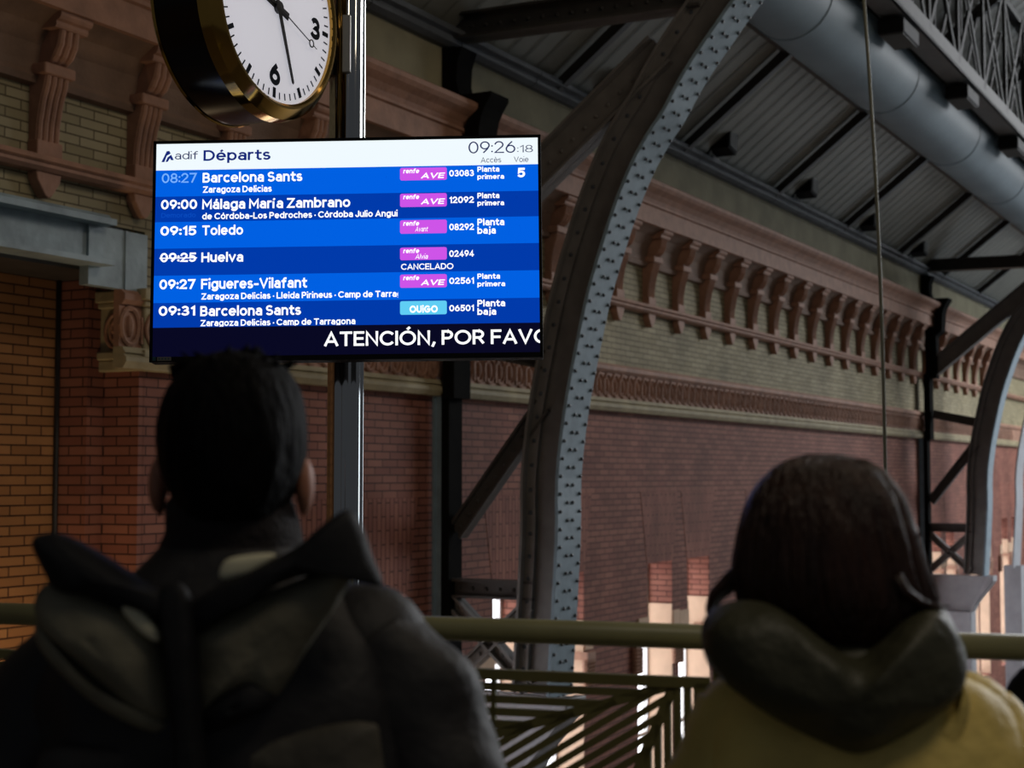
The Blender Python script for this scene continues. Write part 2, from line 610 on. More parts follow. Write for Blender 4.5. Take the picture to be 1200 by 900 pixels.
# ------------------------------------------------------------------ the portal on the left
m = MB(W)
tC = hitS(101, 520, -0.32)[0]
sC = hitT(69, 520, tC)[1]
m.box(T0 - 0.04, T0 + 0.02, -0.6, 0, HB, 1.3)
m.box(tC, T0 - 0.02, -0.8, -0.32, HB, 1.36)
m.box(tC, T0 - 0.02, sC - 0.2, -0.7, HB, 1.36)
wbuild(m, 'wall_portal_jamb', RED)
m = MB(W)
m.box(-4, tC + 0.05, sC - 0.2, sC, HB, 1.5)
wbuild(m, 'wall_portal_back', ORANGE)
m = MB(W)
m.box(-4, T0 - 0.2, sC - 0.2, -0.02, 1.36, 1.7)
wbuild(m, 'ceiling_portal', IRON)
xl = hitS(66.5, 480, sC + 0.02)
m = MB(W)
m.tube([(xl[0], sC + 0.02, HB), (xl[0], sC + 0.02, 1.36)], 0.018, 10)
o = m.build('gap_rod', IRON, loc=W(xl[0], sC + 0.02, HB), mtx=WM, smooth=True)  # rod added to draw a dark gap; no pipe runs here
tag(o, 'thin black rod for the dark gap on the orange brick recess at far left', 'rod')

L = wempty('lintel_girder', T0 - 1, 0.05, 1.35, 'weathered blue grey steel lintel girder over the brick portal at left', 'girder')
tl1, tl0 = hitS(178, 290, 0.1)[0], -3
tp = hitS(112, 290, 0.12)[0]
m = MB(W)
m.box(tl0, tp, 0.0, 0.04, 1.42, 1.66)
m.build('web', LINTEL, L)
m = MB(W)
m.box(tl0, hitS(136, 257, 0.16)[0], -0.1, 0.17, 1.66, 1.70)
m.prism([(0.0, 1.70), (0.13, 1.70), (0.10, 1.735), (0, 1.735)], tl0, hitS(136, 257, 0.16)[0])
m.build('top_flange', LINTEL, L)
m = MB(W)
m.box(tl0, hitS(136, 318, 0.2)[0], -0.3, 0.2, 1.385, 1.42)
m.build('bottom_flange', LINTEL, L)
m = MB(W)
m.box(tp, tl1, -0.02, 0.06, 1.26, 1.66)
m.box(tp + 0.34, tp + 0.36, 0.06, 0.07, 1.26, 1.66)
m.build('end_plate', LINTEL, L)

K = wempty('pilaster_capital', T0 + 0.1, 0, 0.72, 'carved cream stone capital with round rosettes at left edge of board', 'capital')
m = MB(W)
m.box(T0 - 0.08, T0 + 0.42, -0.36, 0.08, 0.84, 1.2)
m.build('block', STONE, K, bevel=0.015)
m = MB(W)
m.prism([(T0 - 0.14, 1.2), (T0 + 0.5, 1.2), (T0 + 0.46, 1.14), (T0 - 0.1, 1.14)], -0.4, 0.12) if False else None
for z0, z1, e in ((1.16, 1.20, 0.03), (1.20, 1.28, 0.06)):
    m.box(T0 - 0.08 - e, T0 + 0.42 + e, -0.36, 0.08 + e, z0, z1)
m.build('abacus', STONE, K, bevel=0.01)
m = MB(W)
for z0, z1, e in ((0.80, 0.86, 0.035), (0.72, 0.80, 0.015)):
    m.box(T0 - 0.08 - e, T0 + 0.42 + e, -0.36, 0.08 + e, z0, z1)
m.build('necking', STONE, K, bevel=0.012)


def rosette(cx, cs, face):
    m = MB(W)
    n = 20
    if face == 'front':
        pt = lambda a, r: (cx + r * math.cos(a), cs, 1.0 + r * math.sin(a))
        upv = (0, 1, 0)
    else:
        pt = lambda a, r: (cx, cs + r * math.cos(a), 1.0 + r * math.sin(a))
        upv = (1, 0, 0)
    for r in (0.13, 0.085):
        ring = [pt(2 * math.pi * k / n, r) for k in range(n)]
        m.tube(ring + ring[:1], 0.016, 6, cap=False, up=upv)
    for k in range(6):
        m.ball(pt(2 * math.pi * k / 6, 0.045), 0.024, 8, 6)
    m.ball(pt(0, 0), 0.028, 8, 6)
    m.build('rosette', TERRA, K, smooth=True)


rosette(T0 - 0.085, -0.14, 'side')
rosette(T0 + 0.06, 0.085, 'front')
rosette(T0 + 0.32, 0.085, 'front')

# ------------------------------------------------------------------ corbels
def make_corbel(tc, label):
    r = wempty('corbel', tc, 0, 2.13, label, 'corbel', 'scrolled corbels under the cornice')
    w = 0.1
    m = MB(WU)
    m.prism([(0.0, 2.70), (0.13, 2.74), (0.16, 2.755), (0.195, 2.80), (0.22, 2.86), (0.235, 2.95), (0.0, 2.95)], tc - w * 0.82, tc + w * 0.82)
    for x in (-0.06, 0.0, 0.06):
        m.tube([(tc + x, 0.14, 2.755), (tc + x, 0.187, 2.795), (tc + x, 0.22, 2.86), (tc + x, 0.236, 2.95)], [0.020, 0.026, 0.027, 0.022], 8)
    m.build('scroll', TERRA, r)
    m = MB(WU)
    m.prism([(0, 2.95), (0.255, 2.95), (0.265, 2.965), (0.265, 2.99), (0.29, 3.0), (0.305, 3.02), (0.305, 3.048), (0, 3.048)], tc - 0.14, tc + 0.14)
    m.build('abacus', TERRA, r)
    m = MB(WU)
    m.box(tc - 0.135, tc + 0.135, 0, 0.172, 2.66, 2.735)
    m.build('knuckle_block', TERRA, r, bevel=0.012)
    m = MB(WU)
    m.prism([(0, 2.23), (0.06, 2.23), (0.067, 2.36), (0.094, 2.5), (0.13, 2.62), (0.138, 2.66), (0, 2.66)], tc - w, tc + w)
    for x in (-0.075, -0.025, 0.025, 0.075):
        m.tube([(tc + x, 0.058, 2.235), (tc + x, 0.066, 2.36), (tc + x, 0.093, 2.5), (tc + x, 0.128, 2.61), (tc + x, 0.134, 2.66)], 0.023, 8)
    m.build('fluted_shaft', TERRA, r)
    m = MB(WU)
    m.box(tc - 0.11, tc + 0.11, 0, 0.09, 2.13, 2.235)
    m.build('foot_block', TERRA, r, bevel=0.008)
    m = MB(WU)
    m.prism_b([(tc - 0.11, 1.995), (tc + 0.11, 1.995), (tc + 0.098, 1.93), (tc + 0.03, 1.83), (tc, 1.815), (tc - 0.03, 1.83), (tc - 0.098, 1.93)], 0, 0.085)
    m.build('pendant', TERRA, r, bevel=0.008)
    return r


tc1 = hitS(68, 120, 0.15)[0]
tc2 = hitS(180, 150, 0.15)[0]
cor0 = make_corbel(tc1, 'brown scrolled corbel with fluted shaft at the far upper left, above the lintel')
RZ = cor0.rotation_euler.copy()
ordn = ['first', 'second', 'third', 'fourth', 'fifth', 'sixth', 'seventh', 'eighth', 'ninth', 'tenth', 'eleventh', 'twelfth',
        'thirteenth', 'fourteenth', 'fifteenth', 'sixteenth', 'seventeenth', 'eighteenth', 'nineteenth', 'twentieth']
step = 0.93
dup(cor0, W(tc2, 0, 2.13), 'brown scrolled corbel with fluted shaft between black clock drum and far left corbel')
dup(cor0, W(tc2 + step, 0, 2.13), 'scrolled corbel behind the underside of the round clock')
dup(cor0, W(tc2 + 2 * step, 0, 2.13), 'scrolled corbel just left of the chrome pole, above the board')
tk = hitS(663, 290, 0.2)[0]
dup(cor0, W(tk, 0, 2.13), 'scrolled corbel peeping out between board edge and near iron rib')
tr1 = hitS(747, 262, 0.3)[0]
trL = hitS(949, 335, 0.3)[0]
st = (trL - tr1) / 7
i = 0
t = tr1
while t < tB - 0.35:
    dup(cor0, W(t, 0, 2.13), 'terracotta corbel under the cornice, %s to the right of the near riveted rib' % ordn[min(i, 19)])
    t += st
    i += 1
t = tB + 0.45
i = 0
while i < 9:
    dup(cor0, W(t, 0, 2.13), 'small distant corbel under the cornice, %s to the right of the far thin wall post' % ordn[i])
    t += st
    i += 1

# ------------------------------------------------------------------ riveted iron arch frames
flange_px = [(667, 640), (668, 560), (677, 480), (692, 400), (704, 345), (720, 290), (736, 242), (754, 198), (772, 165), (791, 136), (808, 104), (827, 73), (850, 40), (874, 6)]
arc = [(1.25, -1.93)]
for p in flange_px:
    q = hitT(p[0], p[1], tA)
    arc.append((q[1], q[2]))
arc += [(3.45, 4.42), (4.2, 4.98), (5.2, 5.5), (6.4, 5.9), (8.0, 6.2)]
arc = [(max(a, 1.235), b) for a, b in arc]


def resample(poly, stepd):
    out = [Vector(poly[0])]
    acc = 0
    for a, b in zip(poly, poly[1:]):
        a, b = Vector(a), Vector(b)
        L_ = (b - a).length
        x = stepd - acc
        while x <= L_:
            out.append(a.lerp(b, x / L_))
            x += stepd
        acc = (acc + L_) % stepd
    return out


def arch_frame(T, label, full=True, rivets=True, fw=0.23):
    r = wempty('arch_truss', T, 0.6, HB, label, 'iron arch')
    sm = [tuple(p) for p in catmull(arc, len(arc) * 3, closed=False)]
    nor = []
    for i in range(len(sm)):
        d = (Vector(sm[min(i + 1, len(sm) - 1)]) - Vector(sm[max(i - 1, 0)])).normalized()
        nor.append(Vector((-d.y, d.x)))
    off = lambda k: [(p[0] + n.x * k, p[1] + n.y * k) for p, n in zip(sm, nor)]
    m = MB(W)
    m.strip(off(0.0), off(0.03), T - fw, T + fw)
    if rivets:
        rs = resample(sm, 0.077)
        for j, p in enumerate(rs):
            n_ = min(range(len(sm)), key=lambda q: (Vector(sm[q]) - p).length)
            nn = nor[n_]
            for o_ in ((-0.05, 0.05) if j % 2 == 0 else (-0.19, 0.19)):
                c = p - nn * 0.006
                m.ball((T + o_, c.x, c.y), 0.017, 6, 4, mi=1)
    m.build('inner_flange', [STEEL_B if full else STEEL_P, RIVET], r)
    if not full:
        m = MB(W)
        m.strip(off(0.03), off(0.09), T + fw - 0.1, T + fw)
        m.build('edge_angle', STEEL_P, r)
        m = MB(W)
        m.box(T - 0.1, T + 0.3, 1.0, 1.35, HB, -1.9)
        m.build('pedestal', STEEL_P, r)
        return r
    m = MB(W)
    m.strip(off(0.03), off(0.40), T - 0.015, T + 0.015)
    m.strip(off(0.03), off(0.12), T - 0.05, T + 0.05)
    m.strip(off(0.31), off(0.40), T - 0.06, T + 0.06)
    if rivets:
        for p, n in zip(resample(sm, 0.2), range(999)):
            n_ = min(range(len(sm)), key=lambda q: (Vector(sm[q]) - p).length)
            for kk in (0.355, 0.075):
                c = p + nor[n_] * kk
                m.ball((T - 0.055 if kk > 0.2 else T - 0.045, c.x, c.y), 0.022, 6, 4, mi=1)
    m.build('rib_web', [STEEL, RIVET], r)
    m = MB(W)
    m.strip(off(0.40), off(0.425), T - 0.13, T + 0.13)
    m.build('outer_flange', STEEL, r)
    # base: bracket plate and pedestal
    m = MB(W)
    m.prism([(0.12, -1.93), (1.36, -1.93), (1.36, -2.02), (1.02, -2.46), (0.96, -2.62), (0.12, -2.62)], T - 0.1, T + 0.1)
    m.prism([(1.30, -1.93), (1.40, -1.93), (1.40, -2.03), (1.06, -2.48), (1.0, -2.62), (0.94, -2.62)], T - 0.2, T + 0.2)
    m.build('bracket_plate', STEEL_P, r, bevel=0.01)
    m = MB(W)
    m.box(0, 0, 0, 0, 0, 0) if False else None
    m.box(T - 0.24, T + 0.24, 0.14, 0.98, HB, -2.62)
    m.box(T - 0.3, T + 0.3, 0.08, 1.06, HB, HB + 0.6)
    m.build('pedestal', STEEL_P, r, bevel=0.012)
    # wall post
    m = MB(W)
    m.box(T - 0.12, T + 0.12, 0.10, 0.18, -2.62, 0.74)
    m.box(T - 0.15, T + 0.15, 0.13, 0.25, 0.70, 2.0)
    m.box(T - 0.13, T + 0.13, 0.17, 0.38, 1.9, 2.9)
    m.build('wall_post', IRON_D, r)
    m = MB(W)
    m.box(T - 0.145, T - 0.121, 0.02, 0.045, -2.62, 0.72)
    m.box(T - 0.121, T - 0.1, 0.02, 0.099, -2.62, 0.72)
    m.build('post_edge', STEEL_B, r)
    m = MB(WU)
    m.prism([(0.38, 2.85), (0.50, 2.95), (0.52, 3.3), (0.54, 3.42), (0.58, 3.52), (0.64, 3.61), (0.64, 3.64), (0.12, 3.64), (0.12, 3.60), (0.51, 3.58), (0.51, 3.5), (0.40, 3.4), (0.37, 3.3), (0.37, 2.9)], T - 0.17, T + 0.17)
    m.build('cornice_strap', IRON_D, r)
    m = MB(WU)
    m.box(T - 0.14, T + 0.14, 0.11, 0.24, 3.64, 4.03)
    m.prism([(0.24, 3.66), (0.29, 3.66), (0.26, 3.76), (0.27, 3.9), (0.32, 4.02), (0.24, 4.02)], T - 0.14, T + 0.14)
    m.build('knee_bracket', IRON_D, r)
    # ties and braces, each a doubled angle section
    def member(name, p, q, w, mm=STEEL, th=0.07):
        m = MB(W)
        m.beam(p, q, w, T - 0.012, T + 0.012)
        d = (Vector(q) - Vector(p)).normalized()
        k = Vector((-d.y, d.x)) * (w / 2 - 0.012)
        m.beam(Vector(p) + k, Vector(q) + k, 0.024, T - th, T + th)
        m.beam(Vector(p) - k, Vector(q) - k, 0.024, T - th, T + th)
        if rivets:
            n = max(2, int((Vector(q) - Vector(p)).length / 0.14))
            for j in range(n):
                c = Vector(p).lerp(Vector(q), (j + 0.5) / n)
                m.ball((T - 0.014, c.x, c.y), 0.02, 6, 4)
        m.build(name, mm, r)
    member('tie_beam', (0.14, 4.14), (2.62, 4.10), 0.24, IRON, 0.12)
    member('upper_diagonal', (0.30, 2.10), (2.25, 3.66), 0.32, STEEL, 0.11)
    member('middle_strut', (0.28, 1.20), (1.12, 1.02), 0.17, IRON)
    member('lower_diagonal', (0.20, -0.52), (1.10, 0.62), 0.17, IRON)
    member('lower_strut', (0.16, -1.02), (1.0, -1.02), 0.17, IRON)
    member('cross_brace', (0.16, -1.86), (0.96, -1.14), 0.13, STEEL)
    member('cross_brace', (0.16, -1.14), (0.96, -1.86), 0.13, STEEL)
    return r


arch_frame(tA, 'near grey iron arch with blue grey riveted inner flange curving up right of the board')
arch_frame(tB, 'distant grey iron arch on a pale bracket base, right of the woman', rivets=False)
arch_frame(tB + 3.1, 'pale curved iron rib cut by the right edge of the photo', full=False, rivets=False, fw=0.4)

# ------------------------------------------------------------------ roof
KS = 0.78
m = MB(WU)
m.add([(2, 0.1, 4.25), (TEND, 0.1, 4.25), (TEND, 9, 4.25 + KS * 8.9), (2, 9, 4.25 + KS * 8.9),
       (2, 0.1, 4.32), (TEND, 0.1, 4.32), (TEND, 9, 4.32 + KS * 8.9), (2, 9, 4.32 + KS * 8.9)],
      [(0, 1, 2, 3), (7, 6, 5, 4), (0, 4, 5, 1), (1, 5, 6, 2), (2, 6, 7, 3), (3, 7, 4, 0)])
t = 2.0
while t < TEND:
    m.prism([(0.12, 4.25), (9, 4.25 + KS * 8.88), (9, 4.243 + KS * 8.88), (0.12, 4.243)], t, t + 0.022, 1)
    t += 0.32
wbuild(m, 'ceiling', [ROOFM, SEAM])
rf0 = hitS(810, 163, 0.3)[0]
rsp = 3.5
raf = None
names = {-3: 'dark roof rafter hidden mostly by clock and pole', -2: 'dark roof rafter above the top of the board',
         -1: 'dark roof rafter left of the near riveted arch rib', 0: 'dark roof rafter first to the right of the near riveted rib',
         1: 'dark roof rafter second to the right of the near riveted rib', 2: 'dark roof rafter third to the right of near rib, behind hanging cable',
         3: 'dark roof rafter fourth to the right of near rib, right of the cable', 4: 'dark roof rafter fifth to the right of near rib, near right edge',
         5: 'dark roof rafter sixth to the right, deepest one seen at right edge'}


def rafter(t, label):
    r = wempty('roof_rafter', t, 0.2, 4.1, label, 'rafter', 'roof rafters')
    m = MB(WU)
    m.prism([(0.12, 4.22), (7, 4.22 + KS * 6.88), (7, 3.98 + KS * 6.88), (0.12, 3.98 + 0.1)], t - 0.02, t + 0.02)
    m.build('web', IRON, r)
    m = MB(WU)
    m.prism([(0.12, 4.06), (7, 3.98 + KS * 6.88), (7, 3.95 + KS * 6.88), (0.12, 4.03)], t - 0.05, t + 0.05)
    m.build('flange', IRON, r)
    return r


def floodlight(t, label):
    r = wempty('floodlight', t, 0.4, 4.27, label, 'floodlight', 'floodlights along the coping')
    m = MB(WU)
    m.prism_b([(t - 0.17, 4.36), (t + 0.15, 4.30), (t + 0.2, 4.62), (t - 0.12, 4.68)], 0.22, 0.5)
    m.build('housing', BLACK, r, bevel=0.015)
    m = MB(WU)
    m.prism_b([(t - 0.13, 4.385), (t + 0.13, 4.335), (t + 0.17, 4.60), (t - 0.09, 4.65)], 0.5, 0.515)
    m.build('lens', GLASSY, r)
    m = MB(WU)
    m.tube([(t - 0.02, 0.16, 4.25), (t - 0.1, 0.2, 4.34), (t - 0.12, 0.3, 4.42)], 0.03, 8)
    m.box(t - 0.12, t + 0.1, 0.0, 0.27, 4.24, 4.28)
    m.build('bracket', IRON, r)
    return r


raf = rafter(rf0, names[0])
fl = floodlight(hitS(850, 180, 0.4)[0], 'black floodlight on the coping, first to the right of the near rib')
fdt = hitS(850, 180, 0.4)[0] - rf0
fn = {-1: 'black floodlight on the coping just left of the near riveted rib', 1: 'black floodlight on the coping, second to the right of the near rib',
      2: 'black floodlight on the coping beside the hanging cable', 3: 'small black floodlight on the coping, fourth to the right of near rib'}
for k in range(-2, 7):
    if k != 0:
        dup(raf, W(rf0 + rsp * k, 0.2, 4.1), names.get(k, 'dark roof rafter at the far end of the roof'))
    if k in fn:
        dup(fl, W(rf0 + fdt + rsp * k, 0.4, 4.27), fn[k])
m = MB(WU)
m.box(4, 60, 1.5, 1.62, 4.16 + KS * 1.4, 4.24 + KS * 1.4)
o = m.build('roof_purlin', IRON, loc=W(20, 1.56, 5.2), mtx=WM)
tag(o, 'dark purlin running under the pale roof sheets parallel to the wall', 'purlin')

# big round duct parallel to the wall
DS, DH, DR = 2.61, 4.76, 0.44
dr = wempty('air_duct', 20, DS, DH, 'large round blue grey duct running along under the roof at upper right', 'duct')
m = MB(W)
m.tube([(tA + 0.75, DS, DH), (62, DS, DH)], DR, 40)
m.build('tube', DUCT, dr, smooth=True, auto=40)
t = tA + 2.4
while t < 45:
    m = MB(W)
    m.tube([(t, DS, DH), (t + 0.03, DS, DH)], DR + 0.008, 40)
    m.build('joint_ring', DUCT, dr)
    t += 3.5

# lattice girder beside the duct
GS, GH = 3.25, 4.86
g = wempty('lattice_girder', 30, GS, GH, 'dark lattice girder with crossed webs above the duct at top right', 'girder')
m = MB(W)
m.box(14, 60, GS - 0.16, GS + 0.16, GH, GH + 0.04)
m.box(14, 60, GS - 0.16, GS - 0.13, GH, GH + 0.2)
m.box(14, 60, GS + 0.13, GS + 0.16, GH, GH + 0.2)
m.build('bottom_chord', mat('chord_iron', (74, 73, 70), 0.7, vary=0.15), g)
m = MB(W)
m.box(14, 60, GS - 0.14, GS + 0.14, GH + 1.7, GH + 1.86)
m.build('top_chord', IRON_G, g)
t = 15.0
while t < 44:
    for ss in (GS - 0.14, GS + 0.14):
        m = MB(W)
        for p, q in (((t, GH + 0.1), (t + 1.4, GH + 1.75)), ((t + 1.4, GH + 0.1), (t, GH + 1.75))):
            d = (Vector(q) - Vector(p)).normalized()
            k = Vector((-d.y, d.x)) * 0.035
            P_, Q_ = Vector(p), Vector(q)
            m.prism_b([tuple(P_ - k), tuple(Q_ - k), tuple(Q_ + k), tuple(P_ + k)], ss - 0.012, ss + 0.012)
        m.box(t - 0.04, t + 0.04, ss - 0.02, ss + 0.02, GH + 0.1, GH + 1.75)
        m.build('crossed_web', IRON_G, g)
    t += 1.5
lampx = [(1040, 44, 'upper box lamp under the lattice girder, near the top of the cable'), (1116, 108, 'middle box lamp hanging under the lattice girder'), (1176, 160, 'lowest box lamp under the lattice girder at right edge')]
for px, py, lb in lampx:
    q = hitS(px, py, GS - 0.12)
    r = wempty('girder_lamp', q[0], GS - 0.12, GH - 0.2, lb, 'lamp', 'box lamps under the lattice girder')
    m = MB(W)
    m.box(q[0] - 0.34, q[0] + 0.34, GS - 0.14, GS + 0.14, GH - 0.2, GH - 0.04)
    m.build('housing', BLACK, r, bevel=0.015)
    m = MB(W)
    m.box(q[0] - 0.3, q[0] + 0.3, GS - 0.12, GS + 0.12, GH - 0.212, GH - 0.2)
    m.build('lens', GLASSY, r)
    m = MB(W)
    for x in (0,): m.box(q[0] + x - 0.03, q[0] + x + 0.03, GS - 0.05, GS + 0.05, GH - 0.05, GH)
    m.build('bracket', IRON, r)

# hanging cable
ca, cb_ = atY(1003, -120, 10.5), atY(1039, 640, 10.5)
pts = []
for k in range(13):
    u = k / 12
    p = ca.lerp(cb_, u)
    p.x += 0.045 * math.sin(math.pi * u)
    pts.append(p)
pts.append(cb_ + (cb_ - ca) * 1.0)
pts[-1].z = EYE + HB
pts.insert(0, Vector((ca.x - 0.1, ca.y, 8.4)))
m = MB()
m.tube(pts, 0.0125, 8)
o = m.build('hanging_cable', CABLEM, loc=pts[-1], smooth=True)
tag(o, 'long thin cable hanging down from the roof past the woman', 'cable')

# ------------------------------------------------------------------ floors
m = MB(W)
m.box(-6, TEND, -1.4, 26, HB - 0.2, HB)
wbuild(m, 'floor_hall', PAVE)
m = MB()
m.add([(-5, -3, -0.25), (5, -3, -0.25), (5, 2.05, -0.25), (-5, 5.2, -0.25), (-5, -3, 0), (5, -3, 0), (5, 2.05, 0), (-5, 5.2, 0)],
      [(0, 3, 2, 1), (4, 5, 6, 7), (0, 1, 5, 4), (1, 2, 6, 5), (2, 3, 7, 6), (3, 0, 4, 7)])
o = m.build('floor_gallery', PAVE)
o['kind'] = 'structure'

# ------------------------------------------------------------------ railing
RYC = 2.62
RD = Vector((-0.953, 0.304, 0))
RN = Vector((-0.304, -0.953, 0))          # towards the camera


def onrail(px, py, off=0.0):
    r = ray(px, py)
    q0 = Vector((0, RYC, 0)) + RN * off
    k = (q0 - CAMP).dot(RN) / r.dot(RN)
    return CAMP + r * k


ra, rb = onrail(-60, 717), onrail(1260, 759)
zr = (ra.z + rb.z) / 2
RL = empty('railing', Vector((0, RYC, 0)), Matrix.Rotation(math.atan2(-RD.y, -RD.x), 3, 'Z'), 'olive painted railing with round handrail and slotted panels behind the two people', 'railing')
m = MB()
e1 = onrail(-420, 705)
e2 = onrail(1560, 771)
m.tube([e1, e2], 0.0205, 20)
m.build('handrail', OLIVE, RL, smooth=True)
RX = -RD


def RP(x, y, z):
    return Vector((0, RYC, 0)) + RX * x + RN * y + Vector((0, 0, z))


def railpx(px, py):
    p = onrail(px, py) - Vector((0, RYC, 0))
    return Vector((p.dot(RX), p.z))


def clipseg(p, q, planes):
    """keep the part of segment pq on the positive side of every (point, normal)"""
    t0, t1 = 0.0, 1.0
    for c, n in planes:
        a, b = (p - c).dot(n), (q - c).dot(n)
        if a < 0 and b < 0: return None
        if a < 0: t0 = max(t0, a / (a - b))
        elif b < 0: t1 = min(t1, a / (a - b))
    return (p.lerp(q, t0), p.lerp(q, t1)) if t1 - t0 > 0.01 else None


def flatbar(m, p, q, w, th=0.005):
    d = (q - p).normalized()
    k = Vector((-d.y, d.x)) * (w / 2)
    m.prism_b([tuple(p - k), tuple(q - k), tuple(q + k), tuple(p + k)], -th, th)


def panel(shift, first):
    sh = Vector((shift, 0))
    g = lambda x, y: railpx(x, y) + sh
    zt = railpx(700, 795).y
    xl_, xr_ = g(470, 795).x, g(832, 800).x
    zb = 0.12
    m = MB(RP)
    flatbar(m, Vector((xl_, zt)), Vector((xr_, zt)), 0.017, 0.008)
    flatbar(m, Vector((xl_, zb)), Vector((xr_, zb)), 0.02, 0.008)
    flatbar(m, Vector((xl_, zb)), Vector((xl_, zt)), 0.02, 0.008)
    flatbar(m, Vector((xr_, zb)), Vector((xr_, zt)), 0.045, 0.008)
    m.build('panel_frame', OLIVE_D, RL)
    A0, A1 = g(592, 857), g(722, 821)
    B0, B1 = g(757, 880), g(786, 812)
    dA = (A1 - A0).normalized()
    nA = Vector((-dA.y, dA.x))
    dB = (B1 - B0).normalized()
    nB = Vector((dB.y, -dB.x))
    frame = [(Vector((xl_, 0)), Vector((1, 0))), (Vector((xr_, 0)), Vector((-1, 0))), (Vector((0, zb)), Vector((0, 1))), (Vector((0, zt)), Vector((0, -1)))]
    m = MB(RP)
    pit = 0.0207
    k = 0
    while True:                                   # level bars above line A
        z = zt - pit * (k + 1)
        if z < zb: break
        s_ = clipseg(Vector((xl_, z)), Vector((xr_, z)), frame + [(A0, nA), (B0, -nB)])
        if s_: flatbar(m, s_[0], s_[1], 0.0125)
        k += 1
    slope = (g(770, 806) - g(660, 872)).normalized()
    ns = Vector((-slope.y, slope.x))
    for k in range(-22, 60):                      # slanted bars between A and B
        c = A1 + ns * (pit * 0.92) * -k
        s_ = clipseg(c - slope * 2, c + slope * 2, frame + [(A0, -nA), (B0, -nB)])
        if s_: flatbar(m, s_[0], s_[1], 0.0115)
    x = xr_ - pit
    while x > xl_:                                # upright bars right of line B
        s_ = clipseg(Vector((x, zb)), Vector((x, zt)), frame + [(B0, nB)])
        if s_: flatbar(m, s_[0], s_[1], 0.0115)
        x -= pit * 0.8
    sA = clipseg(A0 - dA * 2, A1 + dA * 2, frame + [(B0, -nB)])
    flatbar(m, sA[0], sA[1], 0.016)
    sB = clipseg(B0 - dB * 2, B1 + dB * 2, frame)
    flatbar(m, sB[0], sB[1], 0.016)
    xv = g(579, 830).x
    flatbar(m, Vector((xv, zt)), clipseg(Vector((xv, zb)), Vector((xv, zt)), [(A0, nA)])[0], 0.007)
    m.build('slotted_panel', OLIVE_D, RL)
    return xl_, xr_


pl, pr = panel(0, True)
pw = pr - pl
panel(pw + 0.02, False)
panel(-pw - 0.02, False)
panel(2 * pw + 0.04, False)
panel(-2 * pw - 0.04, False)
for k in (-2, -1, 0, 1, 2, 3):
    x = pl - 0.01 + (pw + 0.02) * k
    m = MB(RP)
    m.box(x - 0.008, x + 0.008, -0.06, -0.012, 0, zr - 0.02)
    m.box(x - 0.05, x + 0.05, -0.09, 0.02, 0, 0.012)
    m.build('post', OLIVE_D, RL)

# black bag beyond the rail side, right edge
q = atY(1194, 800, 2.02)
bg = empty('shoulder_bag', Vector((q.x, q.y, q.z - 0.1)), None, 'small black bag at the right edge beyond the woman in yellow', 'bag')
m = MB()
m.ball((q.x + 0.05, q.y, q.z - 0.05), 0.085, 24, 14, sc=(0.9, 0.5, 1.0))
m.build('body', BLACK, bg, smooth=True)
m = MB()
m.tube([(q.x + 0.0, q.y, q.z), (q.x + 0.05, q.y, q.z + 0.045), (q.x + 0.1, q.y, q.z)], 0.007, 8)
m.build('handle', BLACK, bg, smooth=True)

# ------------------------------------------------------------------ pole, departure board, clock
PY = 5.26
pc = atY(406, 300, PY)
pole = empty('board_pole', (pc.x, PY, 0), None, 'shiny chrome pole carrying the departure board and the clock', 'pole')
m = MB()
n_ = 120
ringv = lambda z: [(pc.x + 0.0605 * (1 + 0.035 * math.cos(9 * 2 * math.pi * k / n_ + 0.6)) * math.cos(2 * math.pi * k / n_), PY + 0.0605 * (1 + 0.035 * math.cos(9 * 2 * math.pi * k / n_ + 0.6)) * math.sin(2 * math.pi * k / n_), z) for k in range(n_)]  # shallow flutes added to split the chrome's reflection into stripes
m.add(ringv(0.02) + ringv(4.6), [(k, (k + 1) % n_, n_ + (k + 1) % n_, n_ + k) for k in range(n_)] + [tuple(range(n_, 2 * n_))])
m.build('shaft', CHROME, pole, smooth=True, auto=40)
m = MB()
m.tube([(pc.x, PY, 0.0), (pc.x, PY, 0.02)], 0.13, 40)
m.tube([(pc.x, PY, 0.02), (pc.x, PY, 0.05)], 0.075, 40)
m.build('foot_flange', CHROME, pole, smooth=True, auto=40)

BY = 4.75
px2m = BY / FPX
BWd, BHt = 1.212, 0.699
bc = atY(407, 293, BY)
yaw, roll, tilt = R(-1.8), R(-0.62), R(-3.6)
BMx = Matrix.Rotation(yaw, 3, 'Z') @ Matrix.Rotation(tilt, 3, 'X') @ Matrix.Rotation(roll, 3, 'Y')
board = empty('departure_board', bc, BMx, 'large blue departure screen headed with train times on the chrome pole', 'screen')
BMW = MW[board.name]


def BL(x, y, z):
    return BMW @ Vector((x, y, z))


Bi = BMW.inverted()


def bpx(px, py):
    """photo pixel -> board plane (front face y = -0.03)"""
    r = ray(px, py)
    o_, d_ = Bi @ CAMP, Bi.to_3x3() @ r
    k = (-0.03 - o_.y) / d_.y
    p = o_ + d_ * k
    return Vector((p.x, p.z))


